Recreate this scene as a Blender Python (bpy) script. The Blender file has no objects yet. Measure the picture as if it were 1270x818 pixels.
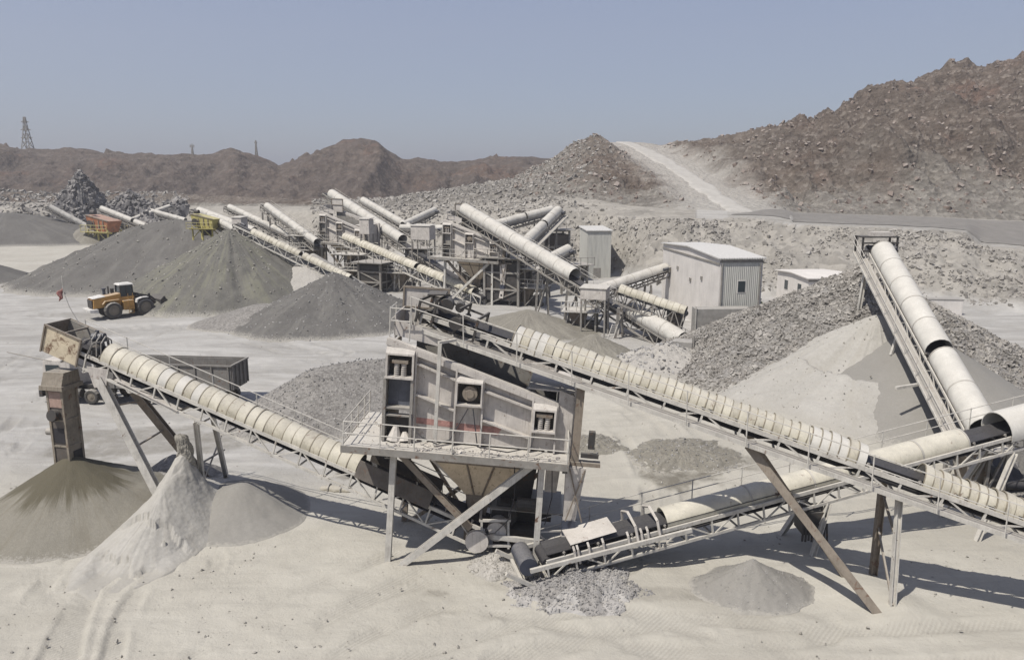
import bpy, math, random
import numpy as np
from mathutils import Vector, Matrix
random.seed(7); RNG=np.random.default_rng(7)
sc=bpy.context.scene; COL=sc.collection
V=Vector; rad=math.radians
# ------------------------------------------------------------------ survey helpers
F=950.; CH=15.5; TH=math.atan(187/950.); cT,sT=math.cos(TH),math.sin(TH)
def ray(u,v):
    xc=(u-635)/F; yc=(409-v)/F
    return V((xc,cT+yc*sT,-sT+yc*cT))
def at(u,v,Y):
    d=ray(u,v); return V((0,0,CH))+d*(Y/d.y)
def gp(u,v,z=0):
    d=ray(u,v); return V((0,0,CH))+d*((z-CH)/d.z)
# ------------------------------------------------------------------ noise
def _hash(ix,iy,seed):
    h=(ix.astype(np.int64)*374761393+iy.astype(np.int64)*668265263+seed*974634211)&0xffffffff
    h=((h^(h>>13))*1274126177)&0xffffffff
    return ((h^(h>>16))&0xffff)/65535.0
def vnoise(x,y,seed=0):
    x=np.asarray(x,float); y=np.asarray(y,float)
    ix=np.floor(x); iy=np.floor(y); fx=x-ix; fy=y-iy
    fx=fx*fx*fx*(fx*(fx*6-15)+10); fy=fy*fy*fy*(fy*(fy*6-15)+10)
    a=_hash(ix,iy,seed); b=_hash(ix+1,iy,seed); c=_hash(ix,iy+1,seed); d=_hash(ix+1,iy+1,seed)
    return (a*(1-fx)+b*fx)*(1-fy)+(c*(1-fx)+d*fx)*fy
def fbm(x,y,oct=5,seed=0,gain=.5,ridge=False):
    s=0; a=1; t=0
    for o in range(oct):
        n=vnoise(x*2**o+17.3*o,y*2**o-9.1*o,seed+o)
        if ridge: n=1-abs(2*n-1)
        s=s+a*n; t+=a; a*=gain
    return s/t
def sstep(a,b,x):
    t=np.clip((x-a)/(b-a),0,1); return t*t*(3-2*t)
# ------------------------------------------------------------------ scene-object helpers
def tag(o,label=None,cat=None,group=None,kind=None):
    if label: o['label']=label
    if cat: o['category']=cat
    if group: o['group']=group
    if kind: o['kind']=kind
    return o
def root(name,label,cat,loc=(0,0,0),rot=None,group=None):
    o=bpy.data.objects.new(name,None); COL.objects.link(o); o.location=loc
    o.empty_display_size=.3
    if rot: o.rotation_euler=rot
    return tag(o,label,cat,group)
def np_mesh(name,verts,faces,mat,parent=None,smooth=False,quads=False):
    verts=np.asarray(verts,np.float32); faces=np.asarray(faces,np.int32)
    k=faces.shape[1]; me=bpy.data.meshes.new(name)
    me.vertices.add(len(verts)); me.vertices.foreach_set('co',verts.ravel())
    me.loops.add(faces.size); me.loops.foreach_set('vertex_index',faces.ravel())
    me.polygons.add(len(faces)); me.polygons.foreach_set('loop_start',np.arange(0,faces.size,k,dtype=np.int32))
    me.polygons.foreach_set('loop_total',np.full(len(faces),k,np.int32))
    me.update(calc_edges=True); me.validate()
    me.polygons.foreach_set('use_smooth',np.full(len(faces),bool(smooth)))
    me.materials.append(mat)
    o=bpy.data.objects.new(name,me); COL.objects.link(o)
    if parent: o.parent=parent
    return o
class MB:
    def __init__(s): s.v=[]; s.f=[]; s.mi=[]; s.cur=0
    def add(s,vs,fs):
        n=len(s.v); s.v+= [V(p) for p in vs]; s.f+=[tuple(i+n for i in f) for f in fs]; s.mi+=[s.cur]*len(fs); return s
    def hexa(s,b,t):   # bottom 4 ccw, top 4
        return s.add(list(b)+list(t),[(3,2,1,0),(4,5,6,7),(0,1,5,4),(1,2,6,5),(2,3,7,6),(3,0,4,7)])
    def box(s,x0,x1,y0,y1,z0,z1):
        return s.hexa([(x0,y0,z0),(x1,y0,z0),(x1,y1,z0),(x0,y1,z0)],[(x0,y0,z1),(x1,y0,z1),(x1,y1,z1),(x0,y1,z1)])
    def bar(s,p,q,w=.1,h=None,up=(0,0,1)):
        p=V(p); q=V(q); h=h or w; a=(q-p)
        if a.length<1e-6: return s
        a.normalize(); up=V(up)
        if abs(a.dot(up))>.98: up=V((0,1,0))
        x=a.cross(up).normalized()*w/2; y=x.cross(a).normalized()*h/2
        return s.hexa([p-x-y,p+x-y,q+x-y,q-x-y],[p-x+y,p+x+y,q+x+y,q-x+y])
    def ibeam(s,p,q,w=.22,h=.22,up=(0,0,1),t=.03):
        p=V(p); q=V(q); a=(q-p).normalized(); up=V(up)
        if abs(a.dot(up))>.98: up=V((0,1,0))
        x=a.cross(up).normalized(); y=x.cross(a).normalized()
        s.bar(p+y*(h/2-t/2),q+y*(h/2-t/2),w,t,y); s.bar(p-y*(h/2-t/2),q-y*(h/2-t/2),w,t,y)
        return s.bar(p,q,t,h-2*t,y)
    def tube(s,p,q,r,r2=None,n=10,caps=True):
        p=V(p); q=V(q); r2=r if r2 is None else r2; a=(q-p).normalized()
        up=V((0,0,1)) if abs(a.z)<.95 else V((0,1,0))
        x=a.cross(up).normalized(); y=x.cross(a)
        vs=[]
        for c,rr in ((p,r),(q,r2)):
            for i in range(n):
                th=2*math.pi*i/n; vs.append(c+x*rr*math.cos(th)+y*rr*math.sin(th))
        fs=[(i,(i+1)%n,n+(i+1)%n,n+i) for i in range(n)]
        if caps: fs+=[tuple(range(n-1,-1,-1)),tuple(range(n,2*n))]
        return s.add(vs,fs)
    def path(s,pts,r,n=6):
        for a,b in zip(pts[:-1],pts[1:]): s.tube(a,b,r,n=n)
        return s
    def poly(s,pts,thick):  # planar polygon extruded along vector
        n=len(pts); t=V(thick); a=[V(p) for p in pts]
        return s.add(a+[p+t for p in a],[tuple(range(n-1,-1,-1)),tuple(range(n,2*n))]+[(i,(i+1)%n,n+(i+1)%n,n+i) for i in range(n)])
    def cut(s):
        s.br=getattr(s,'br',[])+[(len(s.v),len(s.f))]; return s
    def each(s,name,mat,parent,**k):   # every piece marked off by cut() becomes a part of its own
        v0=f0=0
        for v1,f1 in s.br:
            m=MB(); m.v=s.v[v0:v1]; m.f=[tuple(i-v0 for i in f) for f in s.f[f0:f1]]; m.mi=s.mi[f0:f1]; m.build(name,mat,parent,**k); v0,f0=v1,f1
    def build(s,name,mat,parent=None,smooth=False,local=False,bevel=0,mat2=None,mat3=None):
        off=V((0,0,0)) if (local or parent is None) else V(parent.location)
        me=bpy.data.meshes.new(name); me.from_pydata([tuple(v-off) for v in s.v],[],s.f); me.update()
        import bmesh
        bm=bmesh.new(); bm.from_mesh(me); bmesh.ops.recalc_face_normals(bm,faces=bm.faces); bm.to_mesh(me); bm.free()
        me.materials.append(mat)
        if mat2: me.materials.append(mat2); (mat3 and me.materials.append(mat3)); me.polygons.foreach_set('material_index',s.mi)
        o=bpy.data.objects.new(name,me); COL.objects.link(o)
        if parent: o.parent=parent
        if smooth:
            for p in me.polygons: p.use_smooth=True
            me.set_sharp_from_angle(angle=rad(40))
        if bevel:
            m=o.modifiers.new('bevel','BEVEL'); m.width=bevel; m.segments=2; m.limit_method='ANGLE'
        return o
# ------------------------------------------------------------------ materials
KA=.80
def _nt(name):
    m=bpy.data.materials.new(name); m.use_nodes=True; nt=m.node_tree; nt.nodes.clear()
    out=nt.nodes.new('ShaderNodeOutputMaterial'); b=nt.nodes.new('ShaderNodeBsdfPrincipled')
    nt.links.new(b.outputs[0],out.inputs[0]); return m,nt,b
class N:
    def __init__(s,nt): s.nt=nt; s.L=nt.links.new
    def n(s,t,**k):
        nd=s.nt.nodes.new('ShaderNode'+t)
        for a,b in k.items(): setattr(nd,a,b)
        return nd
    def coord(s,scale=(1,1,1),world=False,rot=(0,0,0)):
        if world: src=s.n('NewGeometry').outputs['Position']
        else: src=s.n('TexCoord').outputs['Object']
        mp=s.n('Mapping'); mp.inputs['Scale'].default_value=scale; mp.inputs['Rotation'].default_value=rot
        s.L(src,mp.inputs[0]); return mp.outputs[0]
    def noise(s,co,scale,detail=6,rough=.6,dist=0):
        nd=s.n('TexNoise'); nd.inputs['Scale'].default_value=scale; nd.inputs['Detail'].default_value=detail
        nd.inputs['Roughness'].default_value=rough; nd.inputs['Distortion'].default_value=dist
        s.L(co,nd.inputs['Vector']); return nd.outputs['Fac']
    def voro(s,co,scale,out='Distance',feature='F1'):
        nd=s.n('TexVoronoi',feature=feature); nd.inputs['Scale'].default_value=scale; s.L(co,nd.inputs['Vector']); return nd.outputs[out]
    def rng(s,x,a,b,c=0,d=1,sm=False):
        nd=s.n('MapRange'); nd.clamp=True
        if sm: nd.interpolation_type='SMOOTHSTEP'
        for i,vv in zip((1,2,3,4),(a,b,c,d)): nd.inputs[i].default_value=vv
        s.L(x,nd.inputs[0]); return nd.outputs[0]
    def math(s,op,a,b=None):
        nd=s.n('Math',operation=op)
        for i,x in enumerate((a,b)):
            if x is None: continue
            if isinstance(x,(int,float)): nd.inputs[i].default_value=x
            else: s.L(x,nd.inputs[i])
        return nd.outputs[0]
    def mix(s,f,a,b,mode='MIX'):
        nd=s.n('Mix',data_type='RGBA',blend_type=mode)
        for i,x in ((0,f),(6,a),(7,b)):
            if isinstance(x,(int,float)): nd.inputs[i].default_value=x
            elif isinstance(x,tuple): nd.inputs[i].default_value=(*x[:3],1)
            else: s.L(x,nd.inputs[i])
        return nd.outputs[2]
    def bump(s,h,strength,dist,bsdf,prev=None):
        nd=s.n('Bump'); nd.inputs['Strength'].default_value=strength; nd.inputs['Distance'].default_value=dist
        s.L(h,nd.inputs['Height'])
        if prev: s.L(prev,nd.inputs['Normal'])
        s.L(nd.outputs[0],bsdf.inputs['Normal']); return nd.outputs[0]
    def attr(s,name,out='Color'):
        nd=s.n('Attribute'); nd.attribute_name=name; return nd.outputs[out]
    def sep(s,c):
        nd=s.n('SeparateColor'); s.L(c,nd.inputs[0]); return nd.outputs
DUST=(.50,.465,.41)
def paint(name,col,rough=.65,dust=.5,rust=.0,var=.3,scale=2.,bump=.15,metal=0.,streak=0.,rustcol=(.13,.065,.035),dustcol=DUST):
    m,nt,b=_nt(name); k=N(nt); co=k.coord()
    n1=k.noise(co,scale,8,.65); n2=k.noise(co,scale*6,5,.7)
    dark=tuple(c*(1-var) for c in col); lite=tuple(min(c*(1+var*.6),.9) for c in col)
    c=k.mix(k.rng(n1,.3,.7),dark,lite)
    if streak:
        st=k.noise(k.coord((5,5,.35)),scale*1.5,6,.7)
        c=k.mix(k.math('MULTIPLY',k.rng(st,.5,.72,0,1,True),streak),c,tuple(x*.45 for x in rustcol) if rust else tuple(x*.4 for x in col))
    if rust:
        r=k.rng(k.noise(co,scale*1.7,9,.7,.6),.62-rust*.25,.70-rust*.12,0,1,True)
        c=k.mix(r,c,rustcol)
    if dust:
        nz=k.n('SeparateXYZ'); k.L(k.n('NewGeometry').outputs['Normal'],nz.inputs[0])
        f=k.rng(nz.outputs[2],.05,.75,0.12,1,True)
        f=k.math('MULTIPLY',f,k.rng(n2,.28,.55,.35,1))
        c=k.mix(k.math('MULTIPLY',f,dust),c,dustcol)
    c=k.mix(1.0,c,(KA,KA,KA),'MULTIPLY'); k.L(c,b.inputs['Base Color']); b.inputs['Roughness'].default_value=rough; b.inputs['Metallic'].default_value=metal
    b.inputs['Specular IOR Level'].default_value=.3
    if bump: k.bump(n2,bump,.03,b)
    return m
def grain(name,c1,c2,scale=3.,peb=18.,pebc=.35,bump=.6,bd=.06,streak=None,streakc=None,top=None,rough=.95):
    """loose sand / gravel: two tones in patches, pebble cells, optional down-slope streaks"""
    m,nt,b=_nt(name); k=N(nt); co=k.coord()
    n1=k.noise(co,.35*scale/3,9,.62,.4); n2=k.noise(co,scale*4,6,.75); vo=k.voro(co,peb,'Color'); vd=k.voro(co,peb)
    c=k.mix(k.rng(n1,.32,.68),c1,c2)
    g=k.sep(vo)[0]
    c=k.mix(pebc,c,k.mix(g,tuple(x*.45 for x in c1),tuple(min(1,x*1.7) for x in c2)))
    c=k.mix(k.rng(n2,.3,.7,0,.35),c,tuple(x*.72 for x in c1))
    if streak:
        # streaks run down the fall line: noise on the angle round the apex
        a=k.attr('fall'); s1=k.noise(a,1.0,7,.62)
        c=k.mix(k.rng(s1,.47,.66,0,streak,True),c,streakc)
    if top:
        a=k.sep(k.attr('fall'))[2]
        e=k.math('ADD',a,k.rng(k.noise(k.attr('fall'),.34,9,.72),.25,.75,-.24,.24))
        c=k.mix(k.rng(e,.42,.60,0,.9,True),c,top)
    zf=k.math('ADD',k.sep(k.attr('fall'))[2],k.rng(n2,.3,.7,-.06,.06)); c=k.mix(k.rng(zf,.0,.07,.15,1,True),(.37,.35,.31),c)
    c=k.mix(1.0,c,(KA,KA,KA),'MULTIPLY'); k.L(c,b.inputs['Base Color']); b.inputs['Roughness'].default_value=rough; b.inputs['Specular IOR Level'].default_value=.15
    h=k.math('ADD',k.math('MULTIPLY',vd,.8),n2)
    k.bump(h,bump,bd,b)
    return m
M={}
M['white']=paint('dusty_white_steel',(.60,.575,.52),dust=.6,rust=.12,var=.28,streak=.25)
M['white2']=paint('dusty_light_plate',(.60,.56,.51),dust=.5,rust=.10,var=.25,streak=.4)
M['cream2']=paint('worn_cover_sheet',(.55,.51,.40),dust=.5,rust=.12,var=.35,scale=1.6,bump=.15,streak=.4)
M['cream']=paint('cream_cover_sheet',(.66,.62,.50),dust=.5,rust=.07,var=.3,scale=1.2,bump=.1,streak=.22)
M['creamlt']=paint('pale_cover_sheet',(.68,.66,.60),dust=.5,var=.18,scale=1.2,bump=.1,streak=.15)
M['tube']=paint('white_tube_cover',(.64,.62,.565),dust=.6,rust=.08,var=.28,scale=.9,bump=.12,streak=.35)
M['greysteel']=paint('dusty_grey_steel',(.27,.255,.23),dust=.6,rust=.25,var=.3)
M['brownsteel']=paint('brown_weathered_steel',(.25,.21,.165),dust=.45,rust=.3,var=.3,streak=.4)
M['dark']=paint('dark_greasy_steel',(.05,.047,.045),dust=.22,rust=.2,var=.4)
M['rubber']=paint('black_rubber_belt',(.028,.028,.034),dust=.10,var=.3,rough=.5)
M['blue']=paint('blue_motor_paint',(.042,.05,.075),dust=.3,var=.3,rough=.5)
M['hopper']=paint('tan_hopper_steel',(.68,.56,.40),dust=.3,rust=.1,var=.2,streak=.35)
M['orange']=paint('faded_orange_paint',(.42,.15,.06),dust=.5,rust=.4,var=.45,streak=.5)
M['yellow']=paint('dusty_yellow_paint',(.50,.27,.06),dust=.65,rust=.2,var=.25)
M['yellow2']=paint('pale_yellow_paint',(.52,.46,.16),dust=.35,rust=.12,var=.3)
M['tyre']=paint('dusty_tyre',(.05,.048,.046),dust=.75,var=.3,rough=.9,scale=4)
M['rim']=paint('dusty_rim',(.22,.19,.15),dust=.4)
M['cabroof']=paint('cab_roof',(.72,.70,.66),dust=.3)
M['red']=paint('worn_red_stripe',(.46,.24,.21),dust=.8,rust=0,var=.5,scale=4,streak=.3)
M['housewhite']=paint('white_sheet_wall',(.74,.70,.65),dust=.2,var=.14,scale=.5,streak=.28,bump=.05)
M['concrete']=paint('grey_concrete',(.34,.325,.30),dust=.3,var=.25,streak=.35,bump=.3)
M['pier']=paint('stained_chute_steel',(.27,.235,.185),dust=.4,rust=.25,var=.35,streak=.6)
M['pierdark']=paint('dirty_dark_panel',(.12,.105,.092),dust=.3,rust=.2,var=.4,streak=.4)
M['brick']=paint('dusty_brick',(.40,.28,.23),dust=.4,var=.3,scale=5)
M['cloth']=paint('faded_red_cloth',(.28,.11,.10),dust=.2,var=.4,bump=0)
M['cream_peel']=paint('peeling_cream_plate',(.60,.52,.38),dust=.25,rust=.6,var=.25,scale=1.5)
M['sack']=paint('dusty_sack',(.36,.33,.26),dust=.5,var=.3)
M['truckbox']=paint('dusty_grey_trailer',(.20,.19,.175),dust=.4,rust=.2,var=.3,streak=.4)
def glassm():
    m,nt,b=_nt('dark_window_glass'); b.inputs['Base Color'].default_value=(.03,.04,.045,1); b.inputs['Roughness'].default_value=.12; return m
M['glass']=glassm()
M['seam']=paint('rusty_lap_seam',(.27,.235,.17),dust=.2,var=.5,rust=.15)
M['seamlt']=paint('tube_band',(.46,.435,.385),dust=.4,var=.3)
M['panelblue']=paint('slate_panel',(.10,.11,.135),dust=.4,var=.4,streak=.5)
def corr(name,col,axis_scale,streak=.2):
    m,nt,b=_nt(name); k=N(nt); co=k.coord()
    w=k.n('TexWave'); w.inputs['Scale'].default_value=axis_scale; w.bands_direction='X'; k.L(co,w.inputs[0])
    st=k.noise(k.coord((3,3,.3)),1.2,6,.7)
    c=k.mix(k.rng(st,.4,.75),col,tuple(x*.72 for x in col)); c=k.mix(1.0,c,(KA,KA,KA),'MULTIPLY'); k.L(c,b.inputs['Base Color'])
    b.inputs['Roughness'].default_value=.6; k.bump(w.outputs['Fac'],.8,.05,b); return m
M['corr']=corr('corrugated_grey_sheet',(.62,.61,.55),1.6)
M['corrroof']=corr('corrugated_roof_sheet',(.66,.64,.60),1.2)
M['gravel_dark']=grain('dark_gravel',(.118,.112,.104),(.165,.158,.146),2.,peb=10,pebc=.15,bump=.35,streak=.3,streakc=(.235,.225,.20))
M['gravel_olive']=grain('grey_olive_gravel',(.125,.12,.108),(.175,.168,.148),2.,peb=8,pebc=.15,bump=.35,streak=.45,streakc=(.245,.24,.17))
M['gravel_mid']=grain('mid_gravel',(.205,.193,.178),(.27,.256,.236),2.5,peb=7,pebc=.45,bump=.7,streak=.15,streakc=(.36,.34,.31))
M['sand_wet']=grain('damp_sand',(.215,.20,.165),(.28,.262,.22),2.,peb=25,pebc=.1,bump=.3,top=(.105,.093,.064),streak=.4,streakc=(.19,.17,.13))
M['crust']=grain('crusted_sand',(.39,.372,.335),(.47,.45,.41),1.6,peb=5,pebc=.06,bump=.35,bd=.06,streak=.3,streakc=(.34,.315,.268))
M['smooth_sand']=grain('smooth_grey_sand',(.26,.247,.222),(.31,.296,.268),1.5,peb=30,pebc=.06,bump=.2)
M['brownsand']=grain('brown_green_sand',(.19,.176,.148),(.26,.243,.205),2.,peb=15,pebc=.2,bump=.4,streak=.3,streakc=(.38,.355,.30))
M['palegravel']=grain('pale_gravel',(.37,.35,.315),(.45,.425,.385),2.5,peb=12,pebc=.25,bump=.5,streak=.3,streakc=(.5,.475,.43))
def rockmat(name,c1,c2,c3):
    m,nt,b=_nt(name); k=N(nt); co=k.coord()
    vo=k.sep(k.voro(co,.9,'Color')); n=k.noise(co,3,7,.7)
    c=k.mix(vo[0],c1,c2); c=k.mix(k.rng(vo[1],.72,.8),c,c3); c=k.mix(k.rng(n,.35,.65,0,.4),c,tuple(x*.6 for x in c1))
    nz=k.n('SeparateXYZ'); k.L(k.n('NewGeometry').outputs['Normal'],nz.inputs[0])
    c=k.mix(k.rng(nz.outputs[2],.4,1,0,.45),c,(.40,.375,.34))
    c=k.mix(1.0,c,(KA,KA,KA),'MULTIPLY'); k.L(c,b.inputs['Base Color']); b.inputs['Roughness'].default_value=.9; k.bump(n,.5,.08,b); return m
M['rock']=rockmat('grey_rock',(.215,.20,.178),(.335,.31,.275),(.41,.385,.345))
M['rockdark']=rockmat('dark_rock',(.10,.095,.097),(.18,.172,.17),(.30,.285,.27))
M['rockbrown']=rockmat('brown_rock',(.19,.145,.12),(.27,.215,.18),(.33,.275,.235))
M['crustrock']=rockmat('crusted_fines',(.26,.242,.205),(.34,.318,.272),(.40,.375,.325))
M['stone']=rockmat('pale_stone',(.28,.262,.228),(.36,.338,.295),(.42,.395,.35))
M['pebble']=rockmat('loose_pebble',(.22,.212,.205),(.34,.33,.32),(.45,.435,.415))
# ------------------------------------------------------------------ terrain
def zat(v,Y):
    d=ray(635,v); return CH+d.z*Y/d.y
# u, toe Y, bench front (Y,v), bench back (Y,v), crest (Y,v)
TB=[(-400,215,226,258,236,250,250,238),(0,215,226,258,236,250,250,238),(200,215,225,262,235,255,250,240),(400,170,182,262,190,256,205,249),
(480,158,168,262,178,255,197,247),(560,150,160,262,172,250,195,236),(640,135,150,262,165,245,205,222),(690,128,143,262,156,243,212,193),
(715,130,142,263,154,245,213,176),(740,130,141,265,151,248,215,168),(780,120,131,270,146,255,220,177),(850,105,122,270,136,261,215,178),(905,105,122,274,134,259,215,174),
(1000,103,119,279,140,264,225,156),(1100,99,117,283,138,267,240,110),(1160,95,115,286,137,269,248,97),(1195,93,114,289,136,271,254,93),(1215,92,112,306,135,272,256,86),(1270,90,110,311,134,274,265,62),(1400,88,110,312,132,276,275,-5),(1800,86,108,312,132,276,300,-120)]
TU=np.array([r[0] for r in TB],float)
def _col(i): return np.array([r[i] for r in TB],float)
_Z=lambda iv,iy: np.array([zat(r[iv],r[iy]) for r in TB])
TToe=_col(1); TYA=_col(2); TZA=_Z(3,2); TYB=_col(4); TZB=_Z(5,4); TYC=_col(6); TZC=_Z(7,6)
BUMPS=[(-14.6,35.3,5.5,.75),(-6,36,7,.3),(4,28,4,.25),(14.2,25.6,1.6,.35),(13.2,27.2,2,.3),(-20,60,20,.25),(12,40,9,.4),(10,50,10,.5),(18,46,7,.6)]
# haul road up the hill: (u,v,Y)
HR=[(925,266,130),(893,247,146),(868,229,161),(842,211,178),(815,195,197),(794,184,212),(779,178,221),(772,176.5,228)]
HRP=[at(*p) for p in HR]
def _densify(P,n=8):
    out=[]
    for i in range(len(P)-1):
        p0=P[max(i-1,0)]; p1=P[i]; p2=P[i+1]; p3=P[min(i+2,len(P)-1)]
        for j in range(n):
            t=j/n; out.append(.5*((2*p1)+(p2-p0)*t+(2*p0-5*p1+4*p2-p3)*t*t+(3*p1-p0-3*p2+p3)*t**3))
    return out+[P[-1]]
HRD=_densify(HRP,36)
def terrain(x,y,full=False):
    x=np.asarray(x,float); y=np.asarray(y,float)
    u=635+950*x/np.maximum(y,1)
    g=lambda a: np.interp(u,TU,a)
    jit=(fbm(x/9,y/9,4,3)-.5)*9
    toe=g(TToe)+jit; YA=g(TYA)+(fbm(x/6,y/6+50,4,5)-.5)*6; YA=np.maximum(YA,toe+4); ZA=g(TZA); YB=np.maximum(g(TYB),YA+3); ZB=g(TZB); YC=g(TYC); ZC=g(TZC)
    z=np.zeros_like(x)
    f1=np.clip((y-toe)/(YA-toe),0,1); f2=np.clip((y-YA)/(YB-YA),0,1); f3=np.clip((y-YB)/(YC-YB),0,1)
    z=ZA*(f1**.85)+(ZB-ZA)*f2+(ZC-ZB)*(f3**.9)
    back=np.clip(y-YC,0,None); z=np.maximum(z-back*.30,np.minimum(z,3.))
    # relief
    s1=sstep(0,.3,f1)*(1-sstep(.8,1,f1)); s3=sstep(0,.15,f3)
    big=(fbm(x/30,y/30,6,11,ridge=True)-.55)*13*(.3+.7*sstep(780,960,u))+(fbm((x+.8*y)/9,(y-.8*x)/34,4,13,ridge=True)-.5)*4*sstep(900,1050,u); fine=(fbm(x/5,y/5,4,21,ridge=True)-.5)*2.6+(fbm(x/1.7,y/1.7,3,23,ridge=True)-.5)*1.3+(fbm(x/8,y/50,4,29,ridge=True)-.5)*5*sstep(800,980,u)+(fbm((x+y)/16,z/2.4,3,27,ridge=True)-.5)*2.6*sstep(820,980,u)
    edge=1-.75*sstep(.8,1.,f3)*(back<14)
    z=z+s3*np.clip(ZC/35,.3,1)*(big*edge+fine)+s1*((fbm(x/4,y/4,4,31,ridge=True)-.5)*1.6+(fbm(x/11,y/11,3,33)-.5)*2.0)
    flat=1-sstep(0,.15,f1)
    xr=x*.91-y*.41; yr=x*.41+y*.91
    z=z+flat*((fbm(x/6,y/6,4,41)-.5)*.30+(fbm(x/1.3,y/1.3,3,43)-.5)*.09+(fbm(xr/5,yr/.9,4,47)-.5)*.10)
    for bx,by,br,bh in BUMPS:
        z=z+bh*np.exp(-((x-bx)**2+(y-by)**2)/(br*br*.5))
    # level the haul road into the slope
    near=(y>120)&(y<240)&(u>700)&(u<980)
    if near.any():
        xs=x[near]; ys=y[near]; best=np.full(xs.shape,1e9); bz=np.zeros(xs.shape)
        for p in HRD:
            d=np.hypot(xs-p.x,(ys-p.y)); m=d<best; best[m]=d[m]; bz[m]=p.z
        w=1-sstep(5.5,12,best); zz=z[near]; z[near]=zz*(1-w)+bz*w
    if full: return z,f1,f2,f3,u
    return z
TRK=[[(40,835),(62,770),(85,725),(118,690),(150,665)],[(95,835),(112,780),(140,735),(178,705)],[(-20,760),(60,722),(150,690),(240,700)],[(250,835),(340,775),(450,720),(540,690),(620,705)],[(330,835),(450,770),(560,735),(700,760),(850,800)],[(520,835),(720,780),(900,790),(1120,800),(1300,790)],[(640,830),(800,800),(1000,770)],[(0,560),(60,500),(150,430),(260,400),(420,440)],[(-10,470),(90,420),(230,405),(400,450)],[(760,520),(800,560),(830,640),(760,700)],[(700,470),(780,500),(860,560)]]
TRKP=[_densify([gp(*p) for p in t],14) for t in TRK]
def track_field(x,y):
    x=np.asarray(x,float); y=np.asarray(y,float); out=np.full(x.shape,9.)
    for t in TRKP:
        P=np.array([(p.x,p.y) for p in t]); lo=P.min(0)-3; hi=P.max(0)+3
        m=(x>lo[0])&(x<hi[0])&(y>lo[1])&(y<hi[1])
        if not m.any(): continue
        xs=x[m]; ys=y[m]; b=np.full(xs.shape,9.)
        for (ax,ay),(bx,by) in zip(P[:-1],P[1:]):
            dx,dy=bx-ax,by-ay; k=np.clip(((xs-ax)*dx+(ys-ay)*dy)/(dx*dx+dy*dy+1e-9),0,1)
            b=np.minimum(b,np.hypot(xs-ax-k*dx,ys-ay-k*dy))
        out[m]=np.minimum(out[m],np.abs(b-.95))
    return out
def hz(x,y): return float(terrain(np.array([x]),np.array([y]))[0])
def zone_attr(o,cols):
    me=o.data; a=me.attributes.new('zone','FLOAT_COLOR','POINT'); a.data.foreach_set('color',np.asarray(cols,np.float32).ravel())
def sheet(name,X,Y,mat,zfun,parent=None):
    nr,nc=X.shape; Z=zfun(X,Y)
    idx=np.arange(nr*nc).reshape(nr,nc)
    q=np.stack([idx[:-1,:-1],idx[:-1,1:],idx[1:,1:],idx[1:,:-1]],-1).reshape(-1,4)
    return np_mesh(name,np.stack([X,Y,Z],-1).reshape(-1,3),q,mat,parent,smooth=True)
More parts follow.
